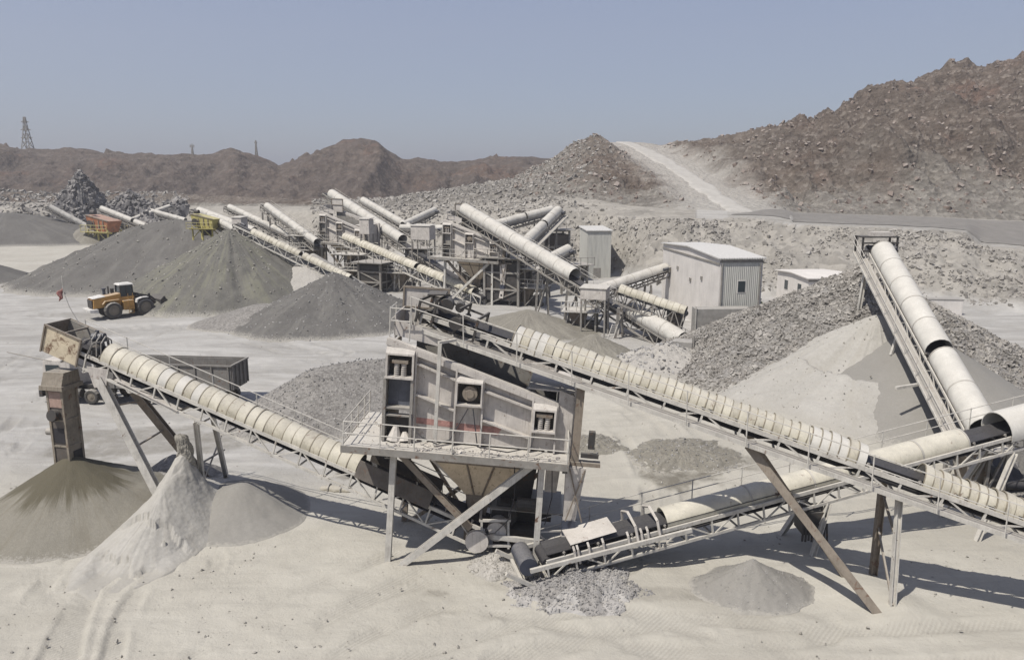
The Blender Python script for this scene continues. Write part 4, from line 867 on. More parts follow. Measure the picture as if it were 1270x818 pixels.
mach=machine('large dusty screening machine on steel legs with red stripe and tan hopper, foreground centre',(mo.x,mo.y,0),(0,rad(4),rad(-3)))
# ------------------------------------------------------------------ heaps
hp_=gp(90,640)
heap('sand_heap','damp olive-topped sand cone under the tall chute at left front',-20.6,33.9,4.9,2.85,M['sand_wet'],seed=1,noise=.05,tip=.06,na=180)
SM=heap('sand_mound','crusted pale sand mound with a thin spire beside the stacker trestle',-15.2,31.5,3.4,1.9,M['crust'],sx=.72,sy=1.45,rot=rad(-14),seed=2,noise=.08,pw=1.0,tip=.1,gully=.04,na=200,nr=60,
     cut=lambda x,y,z: z+(.5+.5*fbm(x*2.5,y*2.5,4,9))*np.exp(-((((x+14.9)/.7)**2+((y-33.0)/.7)**2)*(.45+1.1*fbm(x*2.8,y*2.8,4,29))))+.9*np.exp(-(((x+15.0)/.9)**2+((y-32.6)/1.1)**2))-.26*((y+.15*x+1.6*fbm(x*1.6,y*1.6,4,5))<28.6)*np.clip(z*2,0,1)*sstep(-17.3,-16.3,x)-.22*((y+.3*x+1.4*fbm(x*1.6,y*1.6,4,15))<24.5)*np.clip(z*2,0,1)*sstep(-17.3,-16.6,x))
def spire(o,cx,cy,z0,h,r0,r1,mat,seed):
    nr,na=46,40; vs=[]
    for i in range(nr):
        f=i/(nr-1); z=z0+h*f; rr=(r0+(r1-r0)*f**.7)*(1 if f<.9 else max(.05,math.sqrt(max(0,1-((f-.9)/.1)**2))))
        for j in range(na):
            a=2*math.pi*j/na; nx=math.cos(a); ny=math.sin(a)
            d=float(fbm(np.array([nx*1.6+z*.9+seed]),np.array([ny*1.6+z*1.7]),5,seed)[0])-.5; d2=float(fbm(np.array([nx*5+seed]),np.array([ny*5+z*6]),3,seed+4)[0])-.5
            q=rr*(1+1.1*d+.35*d2); vs.append((cx+q*nx+.10*math.sin(z*2.3)-.08*f,cy+q*ny+.08*math.cos(z*1.9),z+.12*d2))
    fs=[(i*na+j,i*na+(j+1)%na,(i+1)*na+(j+1)%na,(i+1)*na+j) for i in range(nr-1) for j in range(na)]
    L=o.location; return np_mesh('crust_spire',[(x-L.x,y-L.y,z-L.z) for x,y,z in vs],fs,mat,o)
spire(SM,-14.9,33.0,SM.location.z+1.6,2.35,.62,.22,M['crustrock'],3)
heap('sand_heap','smooth grey sand heap on the right of the crusted mound',-12.5,33.4,3.0,1.35,M['smooth_sand'],seed=3,noise=.04,tip=.2)
heap('sand_heap','dark sand heap in the shade behind the raking legs',-17.3,37.2,2.6,1.3,M['gravel_mid'],seed=4,noise=.06)
heap('gravel_heap','long grey gravel bank between the parked trailer and the screening machine',-9.6,50.5,6.6,3.6,M['gravel_mid'],sx=1.0,sy=.85,rot=rad(25),ridge=3.2,seed=5,noise=.07,rub=(3500,.06,.16,M['pebble'],0,1),na=160,tip=.12)
heap('gravel_heap','broad grey gravel heap with pale streaks under the middle stacker tail',-20.0,85.5,11.5,5.2,M['gravel_dark'],sx=1.0,sy=1.15,seed=6,noise=.13,tip=.03,na=220,nr=60,gully=.06,rub=(1500,.08,.3,M['pebble'],0,1))
heap('gravel_heap','low spread of gravel at the left foot of the streaked heap',-26.5,81.5,7.2,2.6,M['gravel_mid'],sx=1.15,sy=.8,seed=16,noise=.07,tip=.3)
heap('gravel_heap','tallest dark gravel cone with greenish streaks right of the loader',-37.8,103,16.8,9.0,M['gravel_olive'],seed=7,noise=.10,na=240,nr=60,tip=.04,gully=.06,rub=(1500,.1,.4,M['gravel_mid'],0,1))
heap('gravel_heap','large smooth dark gravel cone behind the loader',-52.0,120,20,9.6,M['gravel_dark'],seed=8,noise=.10,na=240,nr=60,tip=.08,ridge=4,gully=.05,rub=(1500,.1,.45,M['gravel_mid'],0,1))
heap('sand_heap','pale sand heap leaning on the tallest dark cone',-26.5,102,9.0,6.0,M['palegravel'],seed=9,noise=.05)
heap('gravel_heap','dark grey heap cut by the left edge of the picture below the rubble bank',-128,196,36,8.3,M['gravel_dark'],sx=1.0,sy=.5,seed=10,noise=.04,tip=.35)
heap('gravel_heap','low dark heap at the left edge behind the loader yard',-83.5,119,8.5,3.4,M['gravel_dark'],seed=11,noise=.04,tip=.2)
heap('sand_heap','olive sand cone under the farthest left stacker',-104,193,9.5,5.6,M['brownsand'],seed=12,noise=.05)
heap('sand_heap','brown sand heap left of the ladder at the middle conveyor tail',1.6,78,6.2,2.4,M['brownsand'],sx=1.35,sy=.9,seed=13,noise=.12,gully=.1)
heap('sand_heap','small brown heap below the middle conveyor tail',7.4,68.5,3.8,1.7,M['brownsand'],seed=14,noise=.14,gully=.1)
heap('sand_heap','pale lumpy spill around the tail of the middle conveyor',13.4,64.5,4.2,1.7,M['palegravel'],sx=1.3,seed=15,noise=.22,gully=.15,rub=(500,.1,.5,M['pebble'],0,1))
RP=heap('rock_pile','big broken-rock pile below the right-hand stacker head',28.6,62.5,16.3,8.5,M['gravel_mid'],seed=17,noise=.10,na=220,nr=70,tip=.03,rub=(32000,.10,.46,M['rock'],0,1))
heap('sand_bank','pale crusted sand bank on the front of the big rock pile',26.4,54.4,11.6,6.0,M['crust'],sx=1,sy=1,rot=rad(35),seed=18,noise=.09,pw=1.0,gully=.10,na=220,nr=70,tip=.05,rub=(1500,.04,.16,M['stone'],0,1),
     cut=lambda x,y,z: z-.9*sstep(0,.35,(x-24.0)+.55*(y-47)+3.2*(fbm(x*.45,y*.45,5,19)-.5))*np.clip(z/1.5,0,1)*sstep(54,51,y))
heap('sand_heap','smooth grey sand slope beside the right-hand stacker frame',28.0,51.5,10.2,5.6,M['smooth_sand'],sx=.9,sy=1.1,rot=rad(-10),seed=19,noise=.03,tip=.1)
heap('gravel_heap','small pointed grey heap in front of the low conveyor',9.2,27.0,2.1,1.35,M['smooth_sand'],sx=1.15,sy=.8,seed=20,noise=.10,tip=.02,pw=1.15,rub=(900,.02,.06,M['pebble'],0,1))
sp=heap('gravel_spill','blue-grey gravel spill under the open tail of the low conveyor',2.6,27.0,2.0,.4,M['pebble'],sx=1.35,sy=.85,seed=21,noise=.35,tip=.4,rub=(4000,.04,.13,M['pebble'],0,1))
heap('gravel_heap','dark gravel heap in the shade under the right end of the low conveyor',27.5,38.6,3.6,2.4,M['gravel_dark'],seed=41,noise=.12,rub=(900,.06,.3,M['rockdark'],0,1))
heap('sand_heap','small pale spill heap at the foot of the screening machine hopper',-.6,29.0,1.3,.5,M['palegravel'],seed=42,noise=.2,rub=(500,.03,.1,M['stone'],0,1))
heap('sand_heap','low dug brown heap on the sand behind the low conveyor',9.4,40.6,2.6,.65,M['brownsand'],sx=1.3,seed=43,noise=.3,gully=.3,rub=(600,.04,.16,M['pebble'],0,1))
heap('sand_heap','small scraped brown heap right of the large screening machine',4.6,42.8,1.7,.6,M['brownsand'],sx=1.2,seed=44,noise=.3,gully=.3,rub=(400,.04,.14,M['pebble'],0,1))
bp=at(84,250,205)
heap('rock_outcrop','tall dark rock outcrop behind the farthest left stacker',bp.x,212,7.2,15.5,M['rockdark'],sx=1.0,sy=.9,seed=31,noise=.42,pw=.42,gully=.35,tip=.0,z0=2.0,rub=(1100,.4,1.7,M['rockdark'],0,1),cat='rock outcrop')
bp=at(146,250,205)
heap('rock_outcrop','lower dark rock outcrop behind the orange feeder',bp.x,212,10.5,10.0,M['rockdark'],sx=1.15,sy=.7,seed=32,noise=.42,pw=.42,gully=.35,tip=.0,z0=2.0,rub=(1300,.4,1.6,M['rockdark'],0,1),cat='rock outcrop')
bp=at(6,250,205)
heap('rock_outcrop','pale rock outcrop at the far left edge',bp.x,212,8.5,4.6,M['rock'],sx=1.1,sy=.7,seed=33,noise=.4,pw=.5,gully=.3,tip=.0,z0=4.0,rub=(600,.4,1.5,M['rock'],0,1),cat='rock outcrop')
# ------------------------------------------------------------------ middle and far conveyors
def px(label,a,b,r,kind='tube',cov=((.1,.97),),w=None,depth=.9,legs=0,lift=None,legz=None,cm=None,fm='greysteel',walk=0,rail=0,bay=1.8,bar=.13,name='belt_conveyor',group=None,motor=True,legf=None,tail_tilt=0,ext=0):
    p0=at(*a);p1=at(*b); w=w or r*1.5
    o,P,L=conveyor(label,p0,p1,w=w,depth=depth,bay=bay,covers=[(f0,f1,r,kind,cm or ('tube' if kind=='tube' else 'cream'),dict(n=12) if kind=='tube' else dict(n=10,pitch=.6)) for f0,f1 in cov],
        fm=fm,lift=(r*.62 if lift is None else lift) if kind=='tube' else 0,near=False,walk=walk,rail=rail,bar=bar,name=name,group=group,motor=motor)
    for f in (legf or []):
        for sd in (-1,1):
            t=P(f*L,sd*w/2,-depth); gx=t.x; gy=t.y; gz=hz(gx,gy)
            if t.z-gz>.6:
                MB().bar(t,(gx+.25*sd,gy+.3,gz-.2),.24).build('leg',M[fm],o)
                if sd<0: q_=P(f*L,w/2,-depth); MB().bar(V((gx,gy,gz+.2)).lerp(t,.05),V((q_.x,q_.y,q_.z)).lerp(V((q_.x,q_.y,hz(q_.x,q_.y))),.2),.14).build('leg_brace',M[fm],o)
    return o,P,L
px('thick white tube conveyor climbing left over the middle screening machine',(856,436,69),(570,262,101),0.84,cov=((.03,.20),(.42,.975)),walk=.9,rail=1.9,legf=[.3,.42,.55],name='tube_conveyor',depth=1.1)
px('white tube conveyor climbing to the top of the left screening machine',(606,372,102),(404,240,139),0.84,cov=((.46,.955),),walk=.9,rail=1.9,legf=[.25,.4],name='tube_conveyor',depth=1.1)
px('ribbed conveyor descending right from the left screening machine to the middle one',(600,368,95),(424,293,118),0.67,'rib',cov=((.05,.40),(.42,.97)),legf=[.3,.55,.75],depth=1.3,fm='white')
px('ribbed stacker descending right from the tallest dark cone',(442,350,97),(292,279,104),0.54,'rib',cov=((.05,.42),(.45,.85)),legf=[.12],depth=1.1,name='stacker_conveyor',fm='white')
px('white tube stacker dropping onto the crest of the smooth dark cone',(318,291,112),(238,261,123),0.57,cov=((.03,.88),),legf=[.3],name='tube_conveyor')
px('short white tube conveyor emerging below the yellow feeder',(292,288,110),(262,272,114),0.47,cov=((.0,.95),),name='tube_conveyor')
px('slim white tube conveyor crossing behind the crest stacker',(385,306,122),(280,257,140),0.50,cov=((.05,.95),),legf=[.4],name='tube_conveyor')
px('steep white tube conveyor with a dark head frame left of the left screening machine',(393,304,118),(326,255,132),0.61,cov=((.0,.92),),legf=[.8,.95],walk=.7,rail=1.5,name='tube_conveyor')
px('white tube conveyor peeping over behind the left screening machine',(508,285,140),(448,250,152),0.64,cov=((.0,.97),),name='tube_conveyor',legf=[.5])
px('short white tube conveyor rising right behind the left plant',(500,282,140),(540,263,150),0.61,cov=((.0,.99),),name='tube_conveyor',legf=[.6])
px('level white tube conveyor feeding the middle screening machine from behind',(497,285,125),(552,286,122),0.50,cov=((.0,.99),),name='tube_conveyor',legf=[.5])
px('white tube conveyor rising right behind the thick tube to the dark transfer tower',(604,285,116),(688,263,122),0.64,cov=((.0,.55),(.57,.97)),name='tube_conveyor',legf=[.3,.7])
px('steep white tube conveyor beside the dark transfer tower',(645,312,104),(694,264,118),0.74,cov=((.0,.55),(.58,.97)),name='tube_conveyor',legf=[.2,.8],walk=.8)
px('low white tube conveyor rising right to the foot of the transfer tower',(640,346,97),(708,312,104),0.67,cov=((.0,.97),),name='tube_conveyor',legf=[.9,.5])
px('white covered conveyor running into the side of the sheet-clad house',(728,366,86),(826,334,92),0.67,'arch',cov=((.1,1.0),),legf=[.75],cm='tube',depth=1.1)
px('short ribbed conveyor on a deep lattice in front of the sheet-clad house',(850,388,71.5),(766,360,74.5),0.57,'rib',cov=((.0,.97),),legf=[.15,.35,.9],depth=1.5,bay=1.0)
px('far left stacker tube on raking legs over the olive cone',(113,286,196),(58,257,194),0.67,cov=((.0,.96),),name='tube_conveyor',group=None,legf=[.35])
px('white tube conveyor rising left onto the orange feeder',(202,291,188),(122,259,198),0.67,cov=((.0,.42),(.46,.95)),name='tube_conveyor',legf=[.55])
px('thin white tube conveyor behind the orange feeder',(230,275,205),(172,259,212),0.61,cov=((.0,.95),),name='tube_conveyor',legf=[.6])
px('crossing white tube conveyor rising right behind the orange feeder',(158,276,206),(215,256,212),0.54,cov=((.0,.95),),name='tube_conveyor',legf=[.5])
# raking legs of the far left stacker
# ------------------------------------------------------------------ other machines of the plant
pm=gp(552,374); machine('dusty screening machine under the thick white tube in the middle of the plant',(pm.x,pm.y,hz(pm.x,pm.y)),(0,rad(1.5),rad(-24)),False,1.12)
pm=at(400,338,122); machine('dusty screening machine at the top of the left plant, under a tube conveyor',(pm.x,pm.y,hz(pm.x,pm.y)),(0,rad(1.5),rad(-24)),False,1.12)
def tower(label,a,wx,wy,h,mat,panel=.5,yaw=0,name='transfer_tower'):
    b=at(*a); b.z=hz(b.x,b.y)-.1
    o=root(name,label,'tower',tuple(b),(0,0,rad(yaw)))
    mb=MB()
    for sx in (-1,1):
        for sy in (-1,1): mb.bar((sx*wx/2,sy*wy/2,0),(sx*wx/2,sy*wy/2,h),.28)
    for zz in (h*.35,h*.7,h-.1):
        for sy in (-1,1): mb.bar((-wx/2,sy*wy/2,zz),(wx/2,sy*wy/2,zz),.2)
        for sx in (-1,1): mb.bar((sx*wx/2,-wy/2,zz),(sx*wx/2,wy/2,zz),.2)
    mb.bar((-wx/2,-wy/2,0),(wx/2,-wy/2,h*.35),.14); mb.bar((-wx/2,-wy/2,h*.7),(wx/2,-wy/2,h*.35),.14)
    mb.build('tower_frame',M['greysteel'],o,local=True)
    MB().box(-wx/2+.1,wx/2-.1,-wy/2+.1,wy/2-.1,h*panel,h*.92).build('tower_housing',M[mat],o,local=True)
    MB().hexa([(-wx*.3,-wy*.3,h*.15),(wx*.3,-wy*.3,h*.15),(wx*.3,wy*.3,h*.15),(-wx*.3,wy*.3,h*.15)],[(-wx*.42,-wy*.42,h*panel-.02),(wx*.42,-wy*.42,h*panel-.02),(wx*.42,wy*.42,h*panel-.02),(-wx*.42,wy*.42,h*panel-.02)]).build('tower_chute',M['dark'],o,local=True)
    mb=MB(); mb.box(-wx/2-.8,wx/2+.8,-wy/2-.8,wy/2+.8,h,h+.1)
    for i in range(5): 
        x=-wx/2-.75+i*(wx+1.5)/4; mb.tube((x,-wy/2-.75,h),(x,-wy/2-.75,h+1.1),.05,n=5)
    mb.tube((-wx/2-.75,-wy/2-.75,h+1.1),(wx/2+.75,-wy/2-.75,h+1.1),.05,n=5); mb.build('tower_platform',M['greysteel'],o,local=True)
    return o
tower('dark transfer tower where the tube conveyors meet, left of the grey shed',(686,332,118),4.0,4.0,8.0,'pierdark',.1,10)
tower('small cluttered transfer frame below the dark tower',(712,348,104),2.6,2.6,4.2,'greysteel',.6,20,'transfer_tower')
tower('pale drive tower between the left and middle screening machines',(520,330,118),3,3,5.2,'white2',.55,-15,'drive_tower')
tower('white drive box tower on the left screening machine leg',(458,318,116),2.6,2.6,5.2,'white2',.7,-20,'drive_tower')
tower('cluttered feeder frame left of the left screening machine',(392,318,128),3.2,3.2,6.0,'brownsteel',.4,10,'feeder_frame')
tower('dark cluttered crusher frame under the thick white tube',(630,356,96),4.6,4,6.0,'dark',.12,-24,'crusher_frame')
tower('dark pump frame under the left screening machine',(466,342,108),3.6,3,4.2,'dark',.12,-24,'crusher_frame')
def scaffold(label,a,wx,wy,levels,hh,yaw,mat='greysteel',pipes=True):
    b=at(*a); b.z=hz(b.x,b.y); o=root('service_scaffold',label,'scaffold',tuple(b),(0,0,rad(yaw)))
    mb=MB(); H_=levels*hh
    for sx in (-1,0,1):
        for sy in (-1,1): mb.bar((sx*wx/2,sy*wy/2,-.3),(sx*wx/2,sy*wy/2,H_+.6),.16)
    for l_ in range(levels):
        z0=l_*hh
        for sy in (-1,1):
            for x0,x1 in ((-wx/2,0),(0,wx/2)): mb.bar((x0,sy*wy/2,z0+.1),(x1,sy*wy/2,z0+hh),.10); mb.bar((x0,sy*wy/2,z0+hh),(x1,sy*wy/2,z0+hh),.14)
        for sx in (-1,1): mb.bar((sx*wx/2,-wy/2,z0+hh),(sx*wx/2,wy/2,z0+hh),.14); mb.bar((sx*wx/2,-wy/2,z0),(sx*wx/2,wy/2,z0+hh),.1)
    mb.build('scaffold_frame',M[mat],o,local=True)
    for l_ in range(levels):
        z=(l_+1)*hh; MB().box(-wx/2-.5,wx/2+.5,-wy/2-.5,wy/2+.5,z+.08,z+.16).build('platform_deck',M['white'],o,local=True)
        mb=MB()
        for i in range(6): x=-wx/2-.45+i*(wx+.9)/5; mb.tube((x,-wy/2-.45,z+.16),(x,-wy/2-.45,z+1.2),.045,n=5)
        for zz in (.65,1.18): mb.tube((-wx/2-.45,-wy/2-.45,z+zz),(wx/2+.45,-wy/2-.45,z+zz),.04,n=5)
        mb.build('handrail',M['white'],o,local=True)
    MB().hexa([(-wx*.3,-.4,.4),(.1,-.4,.4),(.1,.5,.4),(-wx*.3,.5,.4)],[(-wx*.42,-.8,hh*.95),(wx*.2,-.8,hh*.95),(wx*.2,.8,hh*.95),(-wx*.42,.8,hh*.95)]).build('chute',M['brownsteel'],o,local=True)
    MB().tube((wx*.15,-.3,.8),(wx*.45,-.3,.8),.55,n=14).box(wx*.1,wx*.5,-.6,.3,-.1,.4).build('pump_motor',M['dark'],o,local=True)
    return o
scaffold('two-level dusty scaffold on the right flank of the middle screening machine',(655,352,95),4.0,2.6,2,2.3,-20)
scaffold('three-level scaffold behind the middle screening machine',(585,330,112),4.5,3,3,2.3,-24)
scaffold('low scaffold between the left plant and the ribbed conveyor',(500,338,108),4.0,2.6,1,2.6,-18)
scaffold('tall scaffold on the left flank of the left screening machine',(378,322,122),3.6,2.6,3,2.2,-20)
scaffold('two-level scaffold under the tube at the left screening machine',(436,326,113),4.2,2.6,2,2.3,-22)
scaffold('small scaffold at the foot of the pale box housing',(722,385,78),3.0,2.2,1,2.2,-12)
scaffold('dusty scaffold beside the dark transfer tower',(665,330,112),3.6,2.4,2,2.3,15)
scaffold('low scaffold with a motor under the crest stacker',(350,312,112),3.4,2.4,1,2.4,-20)
scaffold('short scaffold tower between the low conveyor and the right-hand stacker tail',(1205,612,36.5),2.0,1.6,1,2.4,10)
# junction boxes on the conveyors
def housing(label,a,sx,sy,sz,mat,yaw=0,name='drive_housing'):
    b=at(*a); o=root(name,label,'housing',tuple(b),(0,0,rad(yaw)))
    MB().box(-sx/2,sx/2,-sy/2,sy/2,0,sz).build('housing_body',M[mat],o,local=True,bevel=.03)
    MB().poly([(-sx/2-.1,-sy/2-.1,sz),(sx/2+.1,-sy/2-.1,sz),(sx/2+.1,sy/2+.1,sz+.15),(-sx/2-.1,sy/2+.1,sz+.15)],(0,0,.06)).build('housing_lid',M['white'],o,local=True)
    zg=hz(b.x,b.y)-b.z; mb=MB()
    for x in (-1,1):
        for y in (-1,1): mb.bar((x*(sx/2-.1),y*(sy/2-.1),zg-.1),(x*(sx/2-.1),y*(sy/2-.1),-.003),.16).cut()
    mb.each('leg',M['greysteel'],o,local=True); return o
housing('pale box housing at the meeting of the thick tube and the ribbed conveyor',(738,370,76),2.6,1.8,1.1,'white2',-20)
housing('small white box on the crest stacker junction',(298,285,108),1.6,1.4,1.7,'white2',-20)
housing('white box beside the ribbed conveyor head',(455,290,114),1.6,1.4,2.2,'white2',-20)
housing('white box on the tail of the left tube conveyor',(525,297,112),3,2,2.0,'white2',-20)
# orange feeder, yellow feeder
def feeder(label,a,s,mat,yaw,name,fm):
    b=at(*a); b.z=hz(b.x,b.y); o=root(name,label,'crusher',tuple(b),(0,0,rad(yaw))); o.scale=(s,)*3
    mb=MB(); mb.hexa([(-1.8,-1.1,2.2),(1.6,-1.1,1.8),(1.6,1.1,1.8),(-1.8,1.1,2.2)],[(-2.2,-1.3,4.4),(2.3,-1.3,3.5),(2.3,1.3,3.5),(-2.2,1.3,4.4)]); mb.build('feeder_body',M[mat],o,local=True)
    mb=MB()
    for x in (-1.6,-.6,.4,1.3): mb.box(x-.06,x+.06,-1.36,-1.18,2.3,3.6)
    mb.bar((-2.2,-1.33,4.42),(2.3,-1.33,3.52),.14); mb.build('feeder_rib',M['brownsteel'],o,local=True)
    mb=MB()
    for x in (-2,0,2):
        for y in (-1.2,1.2): mb.bar((x,y,-.2),(x,y,2.2),.2)
    for y in (-1.2,1.2): mb.bar((-2,y,.2),(0,y,2),.13); mb.bar((2,y,.2),(0,y,2),.13); mb.bar((-2.6,y,1.75),(2.8,y,1.75),.2)
    mb.build('feeder_frame',M[fm],o,local=True)
    mb=MB(); mb.box(-2.8,2.8,-2.0,-1.3,1.86,1.92)
    for i in range(6): mb.tube((-2.7+i*1.08,-1.95,1.92),(-2.7+i*1.08,-1.95,2.9),.04,n=5)
    mb.tube((-2.7,-1.95,2.9),(2.7,-1.95,2.9),.04,n=5); mb.tube((-2.7,-1.95,2.4),(2.7,-1.95,2.4),.03,n=5); mb.build('feeder_rail',M['yellow2'],o,local=True)
    MB().hexa([(-.5,-.5,.6),(.5,-.5,.6),(.5,.5,.6),(-.5,.5,.6)],[(-1.2,-.9,2.1),(1.1,-.9,1.9),(1.1,.9,1.9),(-1.2,.9,2.1)]).build('feeder_chute',M['dark'],o,local=True)
    MB().tube((-1.7,-.6,4.75),(-.9,-.6,4.75),.35,n=10).build('drive_motor',M['dark'],o,local=True); MB().tube((-1.2,-1.4,3.0),(-1.2,-1.6,3.0),.6,n=14).build('belt_sheave',M['dark'],o,local=True)
    return o
feeder('faded orange feeder on a yellow frame at the far left',(131,297,188),1.6,'orange',-22,'rock_feeder','yellow2')
feeder('pale feeder behind the orange one',(165,280,200),1.3,'brownsteel',-15,'rock_feeder','greysteel')
fd=feeder('small yellow feeder with railing on the crest of the dark cones',(257,292,112),.82,'yellow2',-15,'rock_feeder','yellow2'); fd.location.z=at(257,296,112).z
# ------------------------------------------------------------------ buildings
def house(name,label,base,wx,wy,h,yaw,roofrise,mats,over=.25,windows=(),extra_=None):
    o=root(name,label,'building',tuple(base),(0,0,rad(yaw)))
    wl,we,rf=mats
    # gable runs along local y ; walls
    a=[(-wx/2,-wy/2),(wx/2,-wy/2),(wx/2,wy/2),(-wx/2,wy/2)]
    MB().poly([(-wx/2,wy/2,-.4),(-wx/2,-wy/2,-.4),(-wx/2,-wy/2,h),(-wx/2,0,h+roofrise),(-wx/2,wy/2,h)],(.15,0,0)).build('wall',M[wl],o,local=True)
    MB().poly([(wx/2-.15,wy/2,-.4),(wx/2-.15,-wy/2,-.4),(wx/2-.15,-wy/2,h),(wx/2-.15,0,h+roofrise),(wx/2-.15,wy/2,h)],(.15,0,0)).build('wall',M[wl],o,local=True)
    MB().box(-wx/2+.152,wx/2-.152,-wy/2,-wy/2+.15,-.4,h).build('wall',M[we],o,local=True)
    MB().box(-wx/2+.152,wx/2-.152,wy/2-.15,wy/2,-.4,h).build('wall',M[we],o,local=True)
    mb=MB(); k=roofrise/(wy/2)
    mb.poly([(-wx/2-over,-wy/2-over,h-k*over+.03),(wx/2+over,-wy/2-over,h-k*over+.03),(wx/2+over,0,h+roofrise+.03),(-wx/2-over,0,h+roofrise+.03)],(0,0,.12))
    mb.poly([(-wx/2-over,0.002,h+roofrise+.03),(wx/2+over,0.002,h+roofrise+.03),(wx/2+over,wy/2+over,h-k*over+.03),(-wx/2-over,wy/2+over,h-k*over+.03)],(0,0,.12)); mb.build('roof',M[rf],o,local=True)
    mb=MB(); mb.box(-wx/2-.03,wx/2+.03,-wy/2-.03,-wy/2-.004,h-.35,h-.12); mb.build('eave_trim',M['greysteel'],o,local=True)
    for (face,c,z0,z1,w) in windows:
        fr=MB(); gl=MB()
        if face=='front': fr.box(c-w/2-.08,c+w/2+.08,-wy/2-.04,-wy/2-.006,z0-.08,z1+.08); gl.box(c-w/2,c+w/2,-wy/2-.055,-wy/2-.042,z0,z1)
        else: fr.box(-wx/2-.04,-wx/2-.006,c-w/2-.08,c+w/2+.08,z0-.08,z1+.08); gl.box(-wx/2-.055,-wx/2-.042,c-w/2,c+w/2,z0,z1)
        f=fr.build('window',M['housewhite'],o,local=True); g_=gl.build('pane',M['glass'],f,local=True)
    return o
hs=house('sheet_clad_house','tall white sheet-clad house with a corrugated grey front, centre right',(20.6+2.2-.95,76+9.45,0),4.4,19,7.7,6,.42,('housewhite','corr','corrroof'),windows=[('front',.1,4.4,5.5,.75),])
MB().tube((-2.0,-9.62,-.3),(-2.0,-9.62,7.3),.06,n=6).build('downpipe',M['greysteel'],hs,local=True); MB().tube((1.95,-9.62,-.3),(1.95,-9.62,7.3),.06,n=6).build('downpipe',M['greysteel'],hs,local=True)
MB().box(-2.29,-2.204,-9.5,9.5,7.12,7.3).build('gutter',M['greysteel'],hs,local=True)
for vy,vz in ((-4.5,5.2),(-1.0,4.6),(3.5,5.4)): MB().box(-2.32,-2.206,vy-.22,vy+.22,vz-.2,vz+.2).build('wall_vent',M['greysteel'],hs,local=True)
MB().box(-2.26,-2.206,-6.4,-5.3,-.2,2.1).build('door',M['greysteel'],hs,local=True)
lh=house('white_hut','low white hut with two small dark windows at the foot of the rubble slope',(39.3,98.6,0),6.2,9,3.6,5,.22,('housewhite','housewhite','housewhite'),over=.3,windows=[('left',-2.2,1.5,2.7,1.0),('left',1.6,1.5,2.7,1.0)])
lh.location.z=hz(39,98)-.1
o=root('grey_shed','grey sheet shed with a pale roof behind the transfer tower',None or 'building',(13.6,126,hz(13.6,124)-.4),(0,0,rad(4)))
zt=7.4-o.location.z
MB().box(-1.9,1.9,-4,4,-1.5,zt).build('wall',M['corr'],o,local=True); MB().poly([(-2.1,-4.2,zt+.003),(2.1,-4.2,zt+.003),(2.1,4.2,zt+.25),(-2.1,4.2,zt+.25)],(0,0,.14)).build('roof',M['corrroof'],o,local=True)
MB().box(-.9,.3,-4.05,-4.004,-.2,2.0).build('door',M['greysteel'],o,local=True)
o=root('concrete_block','grey concrete retaining block in front of the sheet-clad house','concrete block',(20.6,74.2,0),(0,0,rad(3)))
MB().box(-2.75,2.75,-.8,.8,-.3,3.15).build('block_body',M['concrete'],o,local=True,bevel=.05); MB().box(-2.85,-2.76,-.9,-.78,-.3,3.4).build('corner_post',M['white'],o,local=True)
o=root('electrical_cabinet','dark upright cabinet at the end of the lattice conveyor','cabinet',(15.6,72.3,0),(0,0,rad(-8)))
MB().box(-.75,.75,-.3,.3,1.1,3.7).build('cabinet_body',M['dark'],o,local=True,bevel=.02); mb=MB()
for x in (-.65,.65): mb.bar((x,0,-.2),(x,0,1.1),.12)
mb.build('cabinet_stand',M['greysteel'],o,local=True); MB().box(-.6,.6,-.32,-.303,1.3,3.5).build('cabinet_door',M['pierdark'],o,local=True)
o=root('concrete_block','long pale concrete block at the foot of the slope behind the stacker tube','concrete block',(50.2,88.5,hz(50,88)-.1),(0,0,rad(-8)))
MB().box(-2.1,2.1,-.8,.8,-.3,1.9).build('block_body',M['housewhite'],o,local=True,bevel=.06); MB().box(-2.15,2.15,-.85,.85,1.903,2.0).build('block_cap',M['concrete'],o,local=True)
o=root('concrete_block','small brown concrete stub beside the tail of the middle conveyor','concrete block',(15.0,65.5,0),(0,0,rad(-25)))
MB().box(-.9,.9,-.7,.7,-.2,1.7).build('block_body',M['concrete'],o,local=True,bevel=.05); MB().bar((.95,-.5,-.2),(.95,-.5,2.3),.2).build('corner_post',M['greysteel'],o,local=True)
# ladder leaning against the middle conveyor tail
o=root('ladder','steel ladder leaning on the middle conveyor above the brown heap','ladder',tuple(at(757,420,69)))
b=V(o.location); t_=at(763,402,69.5); mb=MB()
for dx in (-.25,.25): mb.bar(b+V((dx,0,0)),t_+V((dx,0,0)),.06)
for i in range(7): p=b.lerp(t_,(i+.5)/7); mb.bar(p-V((.25,0,0)),p+V((.25,0,0)),.05)
mb.build('ladder_frame',M['white'],o)
